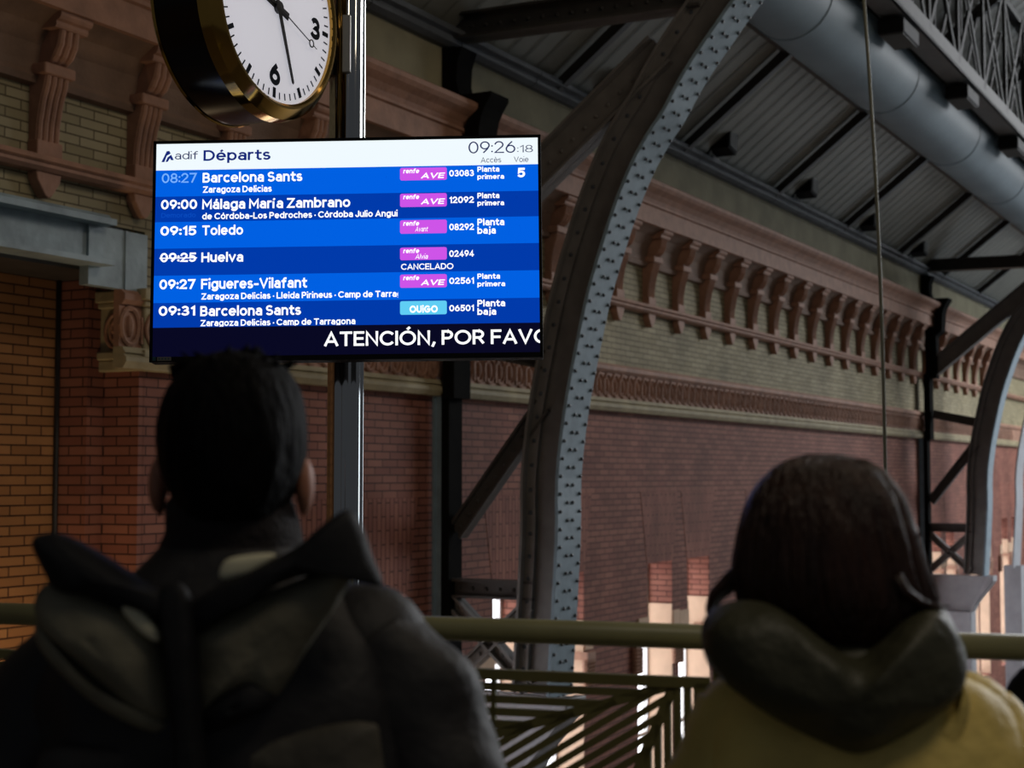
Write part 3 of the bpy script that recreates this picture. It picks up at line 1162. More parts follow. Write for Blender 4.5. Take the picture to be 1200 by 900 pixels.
m = MB(BL)
m.box(-BWd / 2, BWd / 2, -0.026, 0.03, -BHt / 2, BHt / 2)
m.box(-BWd / 2 + 0.12, BWd / 2 - 0.12, 0.03, 0.06, -BHt / 2 + 0.1, BHt / 2 - 0.1)
m.build('housing', BLACK, board, bevel=0.004)
bz = 0.009
m = MB(BL)
m.box(-BWd / 2, -BWd / 2 + bz, -0.034, -0.024, -BHt / 2, BHt / 2)
m.box(BWd / 2 - bz, BWd / 2, -0.034, -0.024, -BHt / 2, BHt / 2)
m.box(-BWd / 2, BWd / 2, -0.034, -0.024, BHt / 2 - bz, BHt / 2)
m.box(-BWd / 2, BWd / 2, -0.034, -0.024, -BHt / 2, -BHt / 2 + 0.016)
m.build('bezel', BLACK, board)
m = MB(BL)
m.box(pc.x - bc.x - 0.05, pc.x - bc.x + 0.05, 0.05, 0.46, -0.2, 0.2)
m.build('wall_mount', IRON, board)
sx0, sx1 = -BWd / 2 + bz, BWd / 2 - bz
sz0, sz1 = -BHt / 2 + 0.016, BHt / 2 - bz

def _arc(cx, cy, rx, ry, a0, a1, n=14):
    return [(cx + rx * math.cos(R(a0 + (a1 - a0) * i / n)), cy + ry * math.sin(R(a0 + (a1 - a0) * i / n))) for i in range(n + 1)]


def _oval(cx, cy, rx, ry):
    return _arc(cx, cy, rx, ry, 90, 450, 24)


XH = 0.73
_bowl = lambda: _oval(0.27, XH / 2, 0.27, XH / 2)
_dot = lambda x, y: [(x, y - 0.012), (x, y + 0.012)]
# single-line letter skeletons: capital height 1, baseline 0
GL = {
    '0': [_oval(0.29, 0.5, 0.29, 0.5)], '1': [[(0.0, 0.76), (0.24, 1), (0.24, 0)]],
    '2': [_arc(0.27, 0.72, 0.26, 0.28, 165, -38) + [(0.0, 0.0), (0.56, 0.0)]],
    '3': [_arc(0.26, 0.75, 0.23, 0.25, 155, -90) + _arc(0.26, 0.26, 0.28, 0.26, 85, -155)],
    '4': [[(0.42, 0), (0.42, 1), (0.0, 0.24), (0.6, 0.24)]],
    '5': [[(0.52, 1), (0.1, 1), (0.05, 0.52)] + _arc(0.26, 0.32, 0.28, 0.32, 120, -150)],
    '6': [_oval(0.28, 0.32, 0.28, 0.32), [(0.04, 0.46), (0.12, 0.66), (0.38, 1)]],
    '7': [[(0, 1), (0.54, 1), (0.18, 0)]],
    '8': [_oval(0.28, 0.75, 0.23, 0.25), _oval(0.28, 0.25, 0.28, 0.25)],
    '9': [_oval(0.28, 0.68, 0.28, 0.32), [(0.52, 0.54), (0.44, 0.34), (0.18, 0)]],
    ':': [_dot(0.04, 0.1), _dot(0.04, 0.62)], '-': [[(0, 0.38), (0.3, 0.38)]], '·': [_dot(0.05, 0.36)], ',': [[(0.08, 0.06), (0.0, -0.16)]],
    'A': [[(0, 0), (0.36, 1), (0.72, 0)], [(0.13, 0.28), (0.59, 0.28)]],
    'B': [[(0.3, 0.0), (0, 0), (0, 1), (0.3, 1)], _arc(0.3, 0.76, 0.21, 0.24, 90, -90), [(0, 0.52), (0.3, 0.52)], _arc(0.3, 0.26, 0.26, 0.26, 90, -90)],
    'C': [_arc(0.42, 0.5, 0.42, 0.5, 42, 318, 22)],
    'D': [[(0.28, 0), (0, 0), (0, 1), (0.28, 1)], _arc(0.28, 0.5, 0.4, 0.5, 90, -90, 18)],
    'E': [[(0.5, 0), (0, 0), (0, 1), (0.5, 1)], [(0, 0.51), (0.45, 0.51)]], 'F': [[(0, 0), (0, 1), (0.5, 1)], [(0, 0.49), (0.44, 0.49)]],
    'G': [_arc(0.42, 0.5, 0.42, 0.5, 42, 352, 22) + [(0.84, 0.46), (0.46, 0.46)]],
    'H': [[(0, 0), (0, 1)], [(0.62, 0), (0.62, 1)], [(0, 0.51), (0.62, 0.51)]], 'I': [[(0, 0), (0, 1)]],
    'J': [[(0.42, 1), (0.42, 0.26)] + _arc(0.21, 0.26, 0.21, 0.26, 0, -170)], 'L': [[(0, 1), (0, 0), (0.48, 0)]],
    'M': [[(0, 0), (0, 1), (0.39, 0.3), (0.78, 1), (0.78, 0)]], 'N': [[(0, 0), (0, 1), (0.62, 0), (0.62, 1)]],
    'O': [_oval(0.44, 0.5, 0.44, 0.5)], 'P': [[(0, 0), (0, 1), (0.3, 1)] + _arc(0.3, 0.72, 0.25, 0.28, 90, -90) + [(0, 0.44)]],
    'R': [[(0, 0), (0, 1), (0.3, 1)] + _arc(0.3, 0.73, 0.25, 0.27, 90, -90) + [(0, 0.46)], [(0.3, 0.46), (0.58, 0)]],
    'S': [_arc(0.29, 0.75, 0.25, 0.25, 32, 262) + _arc(0.29, 0.26, 0.28, 0.26, 82, -152)],
    'T': [[(0, 1), (0.62, 1)], [(0.31, 1), (0.31, 0)]], 'U': [[(0, 1), (0, 0.32)] + _arc(0.31, 0.32, 0.31, 0.32, 180, 360) + [(0.62, 1)]],
    'V': [[(0, 1), (0.35, 0), (0.7, 1)]], 'Z': [[(0, 1), (0.58, 1), (0, 0), (0.6, 0)]],
    'a': [_arc(0.25, 0.5, 0.22, 0.23, 155, 0) + [(0.47, 0)], _oval(0.23, 0.215, 0.23, 0.215)],
    'b': [[(0, 1.04), (0, 0)], _bowl()], 'c': [_arc(0.28, XH / 2, 0.28, XH / 2, 48, 312, 18)],
    'd': [[(0.54, 1.04), (0.54, 0)], _bowl()], 'e': [[(0.02, 0.37), (0.56, 0.37)] + _arc(0.28, XH / 2, 0.28, XH / 2, 4, 318, 20)],
    'f': [_arc(0.32, 0.82, 0.18, 0.22, 80, 180) + [(0.14, 0)], [(0, 0.7), (0.32, 0.7)]],
    'g': [_bowl(), [(0.54, XH), (0.54, -0.04)] + _arc(0.28, -0.04, 0.26, 0.24, 0, -155)],
    'h': [[(0, 1.04), (0, 0)], [(0, 0.4)] + _arc(0.24, 0.45, 0.24, 0.28, 180, 0) + [(0.48, 0)]],
    'i': [[(0, 0), (0, XH - 0.09)], _dot(0, 1.06)], 'j': [[(0.12, XH - 0.09), (0.12, -0.1), (0.0, -0.22)], _dot(0.12, 1.06)],
    'k': [[(0, 0), (0, 1)], [(0.44, XH), (0, 0.3)], [(0.16, 0.42), (0.46, 0)]], 'l': [[(0, 1.04), (0, 0)]],
    'm': [[(0, XH), (0, 0)], [(0, 0.42)] + _arc(0.2, 0.48, 0.2, 0.25, 180, 0) + [(0.4, 0)], [(0.4, 0.42)] + _arc(0.6, 0.48, 0.2, 0.25, 180, 0) + [(0.8, 0)]],
    'n': [[(0, XH), (0, 0)], [(0, 0.4)] + _arc(0.24, 0.46, 0.24, 0.27, 180, 0) + [(0.48, 0)]], 'o': [_oval(0.28, XH / 2, 0.28, XH / 2)],
    'p': [[(0, XH), (0, -0.28)], _bowl()], 'q': [[(0.54, XH), (0.54, -0.28)], _bowl()],
    'r': [[(0, XH), (0, 0)], [(0, 0.4)] + _arc(0.22, 0.46, 0.22, 0.27, 180, 80)],
    's': [_arc(0.22, 0.545, 0.19, 0.185, 32, 262, 10) + _arc(0.22, 0.19, 0.21, 0.19, 82, -152, 10)],
    't': [[(0.14, 0.95), (0.14, 0.2)] + _arc(0.3, 0.2, 0.16, 0.2, 180, 285, 8), [(0, 0.7), (0.34, 0.7)]],
    'u': [[(0, XH), (0, 0.27)] + _arc(0.24, 0.27, 0.24, 0.27, 180, 360) + [(0.48, XH)], [(0.48, 0.3), (0.48, 0)]],
    'v': [[(0, XH), (0.26, 0), (0.52, XH)]], 'y': [[(0, XH), (0.27, 0.02)], [(0.54, XH), (0.18, -0.26)]],
    'z': [[(0, XH), (0.44, XH), (0, 0), (0.46, 0)]]}
_acc = {'á': ('a', 0.22, 0.12, 1), 'é': ('e', 0.26, 0.12, 1), 'è': ('e', 0.30, -0.12, 1), 'í': ('i', 0.0, 0.12, 0), 'ó': ('o', 0.26, 0.12, 1), 'Ó': ('O', 0.42, 0.14, 2)}
for _k, (_b, _x, _d, _m) in _acc.items():
    base_ = GL[_b][:1] if _m == 0 else list(GL[_b])
    y_ = 1.22 if _m == 2 else 0.93
    GL[_k] = base_ + [[(_x, y_), (_x + _d, y_ + 0.15)]]
fcache = {}


def text_geo(s, wt, gap=0.11):
    """flat mesh of a word drawn with strokes of weight wt (fraction of capital height)"""
    key = (s, wt)
    if key in fcache: return fcache[key]
    vs, fs, pen = [], [], 0.0
    for ch in s:
        if ch == ' ':
            pen += 0.30
            continue
        st = GL[ch]
        x0_ = min(p[0] for q in st for p in q)
        x1_ = max(p[0] for q in st for p in q)
        for q in st:
            q = [(pen + wt / 2 + p[0] - x0_, wt / 2 + p[1] * (1 - wt)) for p in q]
            if ch in ':·' or (len(q) == 2 and abs(q[0][1] - q[1][1]) < 0.03 and q[0][0] == q[1][0]):   # round dots
                c_ = ((q[0][0] + q[1][0]) / 2, (q[0][1] + q[1][1]) / 2)
                n0 = len(vs)
                rr_ = wt * 0.62
                vs += [(c_[0] + rr_ * math.cos(k * math.pi / 5), c_[1] + rr_ * math.sin(k * math.pi / 5)) for k in range(10)]
                fs.append(tuple(range(n0, n0 + 10)))
                continue
            closed = abs(q[0][0] - q[-1][0]) + abs(q[0][1] - q[-1][1]) < 1e-6
            m_ = len(q)
            n0 = len(vs)
            for i_, p in enumerate(q):
                pa = q[i_ - 1] if i_ > 0 else (q[-2] if closed else None)
                pb = q[i_ + 1] if i_ < m_ - 1 else (q[1] if closed else None)
                P_ = Vector(p)
                d1 = (P_ - Vector(pa)).normalized() if pa else None
                d2 = (Vector(pb) - P_).normalized() if pb else None
                if d1 is None: d1 = d2
                if d2 is None: d2 = d1
                t_ = d1 + d2
                if t_.length < 0.05: t_ = d1
                t_.normalize()
                nn_ = Vector((-t_.y, t_.x))
                ml = min(1.9, 1 / max(0.3, nn_.dot(Vector((-d1.y, d1.x)))))
                e_ = Vector((0, 0))
                if not closed and i_ == 0: e_ = -d2 * (wt * (0.5 if abs(d2.y) > 0.9 or abs(d2.x) > 0.97 else 0.15))
                if not closed and i_ == m_ - 1: e_ = d1 * (wt * (0.5 if abs(d1.y) > 0.9 or abs(d1.x) > 0.97 else 0.15))
                for sg in (1, -1):
                    v_ = P_ + e_ + nn_ * (sg * ml * wt / 2)
                    vs.append((v_.x, v_.y))
            for i_ in range(m_ - 1):
                a_ = n0 + 2 * i_
                fs.append((a_, a_ + 1, a_ + 3, a_ + 2))
        pen += (x1_ - x0_) + wt + gap * (1 - wt)
    fcache[key] = (vs, fs)
    return fcache[key]


def cap_h(wt):
    return 0.0, 1.0


def put(mb, s, x0, x1, ytop, ybase, mi, bold=0.19, xr=None, zmin=None, shear=0.0):
    """text between photo columns x0..x1, capitals from ytop to ybase, clipped to the panel"""
    vs, fs = text_geo(s, bold)
    xs = [v[0] for v in vs]
    a, b = min(xs), max(xs)
    c0_, c1_ = cap_h(bold)
    pa, pb = bpx(x0, ybase), bpx(x1, ybase)
    za = bpx((x0 + x1) / 2, ytop).y
    zb_ = bpx((x0 + x1) / 2, ybase).y
    kx = (pb.x - pa.x) / (b - a)
    kz = (za - zb_) / (c1_ - c0_)
    y = -0.0312
    bm = bmesh.new()
    bv = [bm.verts.new((pa.x + (v[0] - a) * kx + shear * (v[1] - c0_) * kz, y, zb_ + (v[1] - c0_) * kz)) for v in vs]
    for f in fs:
        try: bm.faces.new([bv[i] for i in f])
        except ValueError: pass
    for co, no in (((xr if xr is not None else sx1, 0, 0), (1, 0, 0)), ((0, 0, zmin if zmin is not None else sz0), (0, 0, -1))):
        bmesh.ops.bisect_plane(bm, geom=bm.verts[:] + bm.edges[:] + bm.faces[:], plane_co=co, plane_no=no, clear_outer=True)
    bm.verts.index_update()
    mb.add([tuple(v.co) for v in bm.verts], [tuple(v.index for v in f.verts) for f in bm.faces], mi)
    bm.free()


def rrect(mb, x0, x1, y0, y1, mi, r=0.006):
    p, q = bpx(x0, y1), bpx(x1, y0)
    pts = []
    for cx, cz, a0 in ((q.x - r, q.y - r, 0), (p.x + r, q.y - r, 90), (p.x + r, p.y + r, 180), (q.x - r, p.y + r, 270)):
        for k in range(5):
            a = R(a0 + k * 22.5)
            pts.append((cx + r * math.cos(a), cz + r * math.sin(a)))
    mb.prism_b(pts, -0.0308, -0.0302, mi)


scr = MB(BL)
scr.box(sx0, sx1, -0.0290, -0.027, sz0, sz1)
scr = scr.build('screen', E_BLACK, board)
# band boundaries, left and right of the photo
zmid = lambda yl, yr: (bpx(184, yl).y + bpx(632, yr).y) / 2
zs = [sz1, zmid(200, 192.2), zmid(229.4, 224.7), zmid(259.6, 254.3), zmid(290, 286.3), zmid(321.8, 318), zmid(354, 350), zmid(382.5, 379.7)]
bands = []
for i in range(7):
    mb = MB(BL)
    mb.box(sx0, sx1, -0.030, -0.0285, zs[i + 1], zs[i], 0)
    bands.append(mb)
hd = bands[0]
put(hd, 'Départs', 238.5, 317, 175.5, 188, 1, 0.17)
put(hd, 'adif', 205, 232, 177.8, 186.8, 2, 0.11)
for tri in ([(189.3, 190), (195.5, 177.3), (198.6, 177), (200, 180), (195.5, 182.5), (192.6, 190)], [(194, 189.8), (196.5, 184.6), (200.6, 181.4), (203.6, 187.6), (200.6, 187.8), (199.3, 185.4), (196.6, 189.6)]):
    hd.prism_b([tuple(bpx(*p)) for p in tri], -0.0308, -0.0302, 1)
put(hd, '09:26', 549, 604, 165.6, 179.6, 2, 0.1)
put(hd, ':18', 606, 624.7, 170, 178.6, 3, 0.1)
put(hd, 'Accès', 563.4, 587.4, 184.3, 190.6, 3, 0.12)
put(hd, 'Voie', 602.3, 619.5, 183.6, 190, 3, 0.12)
hd.build('header_band', [E_WHITE, E_INK, E_INK2, E_GREY], scr)
xcol = bpx(466.5, 250).x
rows = [
    ('08:27', 189.6, 231, 203, 214.4, 'Barcelona Sants', 237.5, 354.3, 201.7, 213.2, 'Zaragoza Delicias', 318.5, 217.9, 225.4),
    ('09:00', 188.7, 231, 234, 245.3, 'Málaga María Zambrano', 237, 410.5, 232.4, 244, 'de Córdoba-Los Pedroches · Córdoba Julio Anguita', 476, 248, 255.4),
    ('09:15', 188, 230, 265, 276, 'Toledo', 237, 284.9, 264, 275.4, None, 0, 0, 0),
    ('09:25', 187.7, 229.8, 296.3, 307.2, 'Huelva', 236, 285, 295.7, 307, None, 0, 0, 0),
    ('09:27', 186.8, 229.5, 327.4, 339, 'Figueres-Vilafant', 235.7, 359.9, 326, 338, 'Zaragoza Delicias · Lleida Pirineus · Camp de Tarragona', 488, 342, 349.4),
    ('09:31', 186, 228.8, 358.6, 370, 'Barcelona Sants', 234.7, 352.7, 358, 369.8, 'Zaragoza Delicias · Camp de Tarragona', 416.5, 373.8, 381.2)]
badge = [(196, 211.6, 'AVE'), (226.3, 242.8, 'AVE'), (257.4, 274, 'Avant'), (289.5, 305, 'Alvia'), (321.2, 337.4, 'AVE'), (352.3, 369, 'OUIGO')]
nums = [('03083', 199.2, 206.7), ('12092', 230.3, 238), ('08292', 262, 269.8), ('02494', 293.2, 301), ('02561', 325.2, 332.7), ('06501', 357.3, 364.8)]
plant = [('Planta', 'primera', 195.2, 201.4, 204.2, 209.8, 585.2, 590.8), ('Planta', 'primera', 226, 232.4, 235, 240.8, 585.2, 590.8),
         ('Planta', 'baja', 256.2, 264.2, 266, 274, 591, 581), None, ('Planta', 'primera', 320.6, 326.8, 329.8, 335.6, 586, 592), ('Planta', 'baja', 351.4, 359.2, 361.2, 369, 592, 581.5)]
for i, rw in enumerate(rows):
    mb = bands[i + 1]
    put(mb, rw[0], rw[1], rw[2], rw[3], rw[4], 2 if i == 0 else 1, 0.15 if i == 0 else 0.2)
    put(mb, rw[5], rw[6], rw[7], rw[8], rw[9], 1, 0.185)
    if rw[10]:
        put(mb, rw[10], rw[6], rw[11], rw[12], rw[13], 1, 0.19, xr=xcol, zmin=zs[i + 2] + 0.001)
    if i == 1: put(mb, 'Demorado', 189, 229.5, 249.5, 255, 5, 0.15)
    if i == 3:
        p, q = bpx(187, 303.4), bpx(231, 301.6)
        mb.prism_b([(p.x, p.y), (q.x, p.y), (q.x, q.y), (p.x, q.y)], -0.0316, -0.0312, 1)
        put(mb, 'CANCELADO', 470, 531.4, 308.8, 315.8, 1, 0.16)
    y0, y1, nm = badge[i]
    rrect(mb, 468.8, 523.6, y0, y1, 3 if i < 5 else 4)
    if nm == 'OUIGO':
        put(mb, 'OUiGO', 480, 513, 358, 366.5, 1, 0.24)
    else:
        put(mb, 'renfe', 472.5, 491, y0 + 1.8, y0 + 7.2, 1, 0.2, shear=0.15)
        if nm == 'AVE':
            put(mb, 'AVE', 493, 520, y0 + 6.5, y0 + 13, 1, 0.19, shear=0.25)
        else:
            put(mb, nm, 486.5, 501, y0 + 8.2, y0 + 14, 1, 0.12, shear=0.2)
    n_ = nums[i]
    put(mb, n_[0], 526.5, 555.5, n_[1], n_[2], 1, 0.2)
    if plant[i]:
        a, b, ya, yb, yc, yd, xa, xb = plant[i]
        put(mb, a, 559.5, xa, ya, yb, 1, 0.2)
        put(mb, b, 559.5, xb, yc, yd, 1, 0.2)
    if i == 0: put(mb, '5', 606.4, 615.4, 196.7, 207.9, 1, 0.22)
    mb.build('departure_row', [E_BLUE if i % 2 == 0 else E_NAVY, E_TXT, E_LIGHTBLUE, E_PINK, E_CYAN, E_GHOST], scr)
mb = MB(BL)
z417 = zmid(417.2, 414.5)
mb.box(sx0, sx1, -0.030, -0.0285, z417, zs[7], 0)
put(mb, 'ATENCIÓN, POR FAVOR', 379.5, 661, 387, 404, 1, 0.165)
mb.box(sx0, sx1, -0.0306, -0.030, z417 - 0.003, z417, 2)
mb.build('ticker_band', [E_BLACK, E_TXT, E_LINE], scr)
mb = MB(BL)
p, q = bpx(179, 423), bpx(183, 418.5)
mb.box(p.x, q.x, -0.0352, -0.034, p.y, q.y)
p, q = bpx(184.5, 423), bpx(201, 418.5)
mb.box(p.x, q.x, -0.0352, -0.034, p.y, q.y, 1)
for k in range(4):
    x = p.x + (q.x - p.x) * (0.1 + 0.22 * k)
    mb.box(x, x + (q.x - p.x) * 0.12, -0.0356, -0.035, p.y + 0.003, q.y - 0.003, 0)
mb.build('maker_sticker', [mat('sticker_teal', (30, 70, 86), 0.5), mat('sticker_grey', (116, 112, 104), 0.5)], board)

# clock: double-sided drum, axis square to the hall wall
CY = 4.84
CA = R(26.0)
cd, cn = Vector((math.sin(CA), math.cos(CA), 0)), Vector((math.cos(CA), -math.sin(CA), 0))
cc = atY(325, 9, CY)
CM = Matrix(((cd.x, -cn.x, 0), (cd.y, -cn.y, 0), (0, 0, 1)))   # local x along face to the right, -y out of the face
CM = CM @ Matrix.Rotation(R(3.0), 3, 'Y')
clock = empty('station_clock', cc, CM, 'round double sided station clock with white dial, brass rim and black drum', 'clock')
CMW = MW[clock.name]


def CL(x, y, z):
    return CMW @ Vector((x, y, z))


RF = 0.312
m = MB(CL)
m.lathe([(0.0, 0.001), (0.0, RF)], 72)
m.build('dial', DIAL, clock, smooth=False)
m = MB(CL)
m.lathe([(-0.012, RF - 0.004), (-0.018, RF + 0.004), (-0.018, RF + 0.012), (-0.004, RF + 0.03), (0.01, RF + 0.044), (0.045, RF + 0.05), (0.05, RF + 0.04), (0.05, RF - 0.004), (-0.012, RF - 0.004)], 96)
m.build('front_rim', GOLD, clock, smooth=True, auto=35)
m = MB(CL)
m.lathe([(0.05, 0.05), (0.05, RF + 0.042), (0.21, RF + 0.042), (0.21, 0.05), (0.05, 0.05)], 96)
m.build('drum', GLOSSBLACK, clock, smooth=True, auto=35)
m = MB(CL)
m.lathe([(0.21, RF + 0.0), (0.21, RF + 0.045), (0.216, RF + 0.049), (0.222, RF + 0.045), (0.225, RF + 0.0), (0.21, RF)], 96)
m.build('back_rim', GOLD, clock, smooth=True, auto=35)
m = MB(CL)
m.lathe([(0.222, 0.001), (0.222, RF + 0.01)], 72)
m.build('back_dial', DIAL, clock)
m = MB(CL)
for k in range(60):
    a = 2 * math.pi * k / 60
    big = k % 5 == 0
    rr, w_ = (RF * (0.84 if big else 0.875), 0.0075 if big else 0.0022)
    c_, s_ = math.sin(a), math.cos(a)
    px_, pz_ = -s_ * 0 + c_, s_
    q = []
    for r_, e in ((rr, -w_), (rr, w_), (RF * 0.945, w_), (RF * 0.945, -w_)):
        q.append((c_ * r_ + s_ * e, s_ * r_ - c_ * e))
    m.prism_b(q, -0.002, -0.0005)
m.build('minute_track', INK, clock)


def dial_num(s, hour):
    vs, fs = text_geo(s, 0.24)
    xs, ys = [v[0] for v in vs], [v[1] for v in vs]
    a = 2 * math.pi * hour / 12
    r_ = RF * 0.70
    k = 0.074
    cx, cy_ = (min(xs) + max(xs)) / 2, (min(ys) + max(ys)) / 2
    m = MB(CL)
    m.add([(math.sin(a) * r_ + (v[0] - cx) * k, -0.0015, math.cos(a) * r_ + (v[1] - cy_) * k) for v in vs], fs)
    m.build('numeral', INK, clock)


for s_, h_ in (('12', 12), ('3', 3), ('6', 6), ('9', 9)): dial_num(s_, h_)


def hand(name, ang, pts, y):
    a = R(ang)
    m = MB(CL)
    q = [(x * math.cos(a) + z * math.sin(a), -x * math.sin(a) + z * math.cos(a)) for x, z in pts]
    m.prism_b(q, y - 0.002, y)
    return m


hand('minute_hand', 157, [(-0.009, -0.06), (0.009, -0.06), (0.0085, 0.06), (0.006, 0.24), (0, 0.246), (-0.006, 0.24), (-0.0085, 0.06)], -0.006).build('minute_hand', INKB, clock)
hand('hour_hand', 283, [(-0.013, -0.06), (0.013, -0.06), (0.012, 0.12), (0.009, 0.165), (-0.009, 0.165), (-0.012, 0.12)], -0.0035).build('hour_hand', INKB, clock)
m = hand('second_hand', 108, [(-0.002, -0.07), (0.002, -0.07), (0.0015, 0.185), (-0.0015, 0.185)], -0.009)
a = R(108)
ring = []
for k in range(17):
    b_ = 2 * math.pi * k / 16
    x, z = 0.012 * math.cos(b_), 0.197 + 0.012 * math.sin(b_)
    ring.append((x * math.cos(a) + z * math.sin(a), -0.010, -x * math.sin(a) + z * math.cos(a)))
m.tube(ring, 0.0022, 6, cap=False, up=(0, 1, 0))
m.tube([(0.209 * math.sin(a), -0.010, 0.209 * math.cos(a)), (0.23 * math.sin(a), -0.010, 0.23 * math.cos(a))], 0.0015, 6)
m.build('second_hand', INKB, clock)
m = MB(CL)
m.tube([(0, -0.012, 0), (0, 0, 0)], 0.02, 24)
m.build('hub', INKB, clock)
m = MB(CL)
m.lathe([(-0.016, 0.001), (-0.014, RF * 0.6), (-0.012, RF)], 64)
m.build('cover_glass', dglass, clock, smooth=True)
# bracket to the pole
m = MB()
bz_ = atY(405, 58, PY).z
dq = CL(RF + 0.03, 0.14, 0)
for dz in (-0.055, 0.055):
    m.tube([(dq.x - 0.02, dq.y - 0.04, bz_ + dz), (pc.x - 0.05, PY, bz_ + dz)], 0.014, 10)
m.box(pc.x - 0.075, pc.x - 0.045, PY - 0.05, PY + 0.05, bz_ - 0.1, bz_ + 0.1)
m.build('bracket', IRON, clock)
m = MB()
m.box(pc.x - 0.012, pc.x + 0.018, PY - 0.078, PY - 0.058, bz_ - 0.1, bz_ + 0.1)
m.build('clamp_plate', mat('pale_clamp', (190, 188, 180), 0.3, metal=0.6), clock, bevel=0.003)

# ------------------------------------------------------------------ people
def smoothed(o, vox, it=6):
    rm = o.modifiers.new('remesh', 'REMESH')
    rm.mode = 'VOXEL'
    rm.voxel_size = vox
    rm.use_smooth_shade = True
    sm = o.modifiers.new('smooth', 'SMOOTH')
    sm.iterations = it
    sm.factor = 0.5
    return o


def human(root, H, headz, neckz, shx, female=False):
    """one continuous body facing +y, hands relaxed at the sides"""
    M = MW[root.name]
    f = lambda x, y, z: M @ Vector((x, y, z))
    m = MB(f)
    k = 0.92 if female else 1.0
    shz = neckz - 0.09
    m.limb([(0, 0, 0.50 * H), (0, 0, 0.60 * H), (0, 0.0, 0.72 * H), (0, -0.005, shz - 0.03)], [0.105 * k, 0.098 * k, 0.115 * k, 0.085 * k])
    m.limb([(0, -0.01, shz), (0, -0.005, neckz), (0, 0.015, headz - 0.08)], [0.06, 0.055 * k, 0.058 * k])
    for s in (-1, 1):
        m.limb([(0, -0.005, shz - 0.02), (s * shx * 0.8, -0.005, shz - 0.01), (s * shx, 0, shz - 0.045)], [0.06, 0.056, 0.052])
        el = (s * (shx + 0.045), -0.02, shz - 0.30)
        wr = (s * (shx + 0.055), 0.05, shz - 0.54)
        m.limb([(s * shx, 0, shz - 0.045), el, wr], [0.048, 0.038, 0.026])
        # hand: palm, four bent fingers, thumb leaving the side of the palm
        pc_ = Vector(wr) + Vector((0, 0.015, -0.055))
        m.ball(pc_, 0.045, 14, 10, sc=(0.36, 0.85, 1.05))
        for j, ln in enumerate((0.072, 0.082, 0.076, 0.060)):
            b0 = pc_ + Vector((0, 0.030 - 0.020 * j, -0.036))
            b1 = b0 + Vector((-s * 0.006, 0.004, -ln * 0.45))
            b2 = b1 + Vector((-s * 0.018, 0.002, -ln * 0.33))
            b3 = b2 + Vector((-s * 0.020, 0, -ln * 0.14))
            m.limb([b0, b1, b2, b3], [0.0095, 0.009, 0.0082, 0.0072], 8)
        t0 = pc_ + Vector((-s * 0.005, 0.030, 0.018))
        t1 = t0 + Vector((-s * 0.014, 0.026, -0.026))
        t2 = t1 + Vector((-s * 0.012, 0.010, -0.028))
        m.limb([t0, t1, t2], [0.012, 0.0105, 0.0085], 8)
        m.limb([(s * 0.075, 0, 0.50 * H), (s * 0.085, 0.015, 0.275 * H), (s * 0.085, -0.02, 0.05 * H)], [0.092 * k, 0.058 * k, 0.038])
        m.limb([(s * 0.085, -0.03, 0.045), (s * 0.09, 0.06, 0.035), (s * 0.095, 0.12, 0.028)], [0.038, 0.036, 0.026])
    # head with face
    hz = headz
    m.ball((0, 0.0, hz + 0.03), 0.093, 24, 16, sc=(0.82, 1.02, 0.98))
    m.ball((0, 0.035, hz - 0.04), 0.07, 20, 14, sc=(0.82, 0.86, 1.05))
    m.ball((0, 0.065, hz - 0.085), 0.028, 14, 10, sc=(1.0, 0.9, 0.8))
    m.limb([(0, 0.092, hz + 0.012), (0, 0.112, hz - 0.028)], [0.010, 0.016], 10)
    m.ball((0, 0.092, hz - 0.060), 0.018, 12, 8, sc=(1.3, 0.6, 0.5))
    for s in (-1, 1):
        m.ball((s * 0.032, 0.083, hz + 0.008), 0.014, 10, 8)
        m.ball((s * 0.034, 0.087, hz + 0.027), 0.016, 10, 8, sc=(1.4, 0.6, 0.4))
        m.ball((s * 0.0835, 0.0, hz - 0.018), 0.033, 14, 10, sc=(0.34, 0.62, 1.0))
        m.ball((s * 0.082, 0.004, hz - 0.042), 0.014, 10, 8, sc=(0.5, 0.7, 1.0))
    o = m.build('body', SKIN, root)
    return smoothed(o, 0.0055, 5)


def loft(mb, rings, n=48, fold=0.0, seed=0, fs=7.0, cap=True, power=2.3):
    """rings of (cx, cy, z, half width, half depth); superellipse sections with cloth folds"""
    vs = []
    for (cx, cy, z, a, b) in rings:
        for k in range(n):
            t = 2 * math.pi * k / n
            c, s = math.cos(t), math.sin(t)
            x = math.copysign(abs(c) ** (2 / power), c)
            y = math.copysign(abs(s) ** (2 / power), s)
            e = 1.0
            if fold:
                q = noise.noise(Vector((x * 1.6 + seed + z * 3.0, y * 1.6, z * fs * 0.8)))
                e += fold * 1.1 * (1 - 2.2 * abs(q)) * 0.5 + fold * noise.noise(Vector((x * 2.0 + seed, y * 2.0, z * fs))) + fold * 0.5 * noise.noise(Vector((x * 5 + seed, y * 5, z * fs * 2.3)))
            vs.append((cx + a * x * e, cy + b * y * e, z))
    fsx = []
    for i in range(len(rings) - 1):
        for k in range(n):
            k2 = (k + 1) % n
            fsx.append((i * n + k, i * n + k2, (i + 1) * n + k2, (i + 1) * n + k))
    if cap:
        fsx += [tuple(range(n))[::-1], tuple(range((len(rings) - 1) * n, len(rings) * n))]
    return mb.add(vs, fsx)


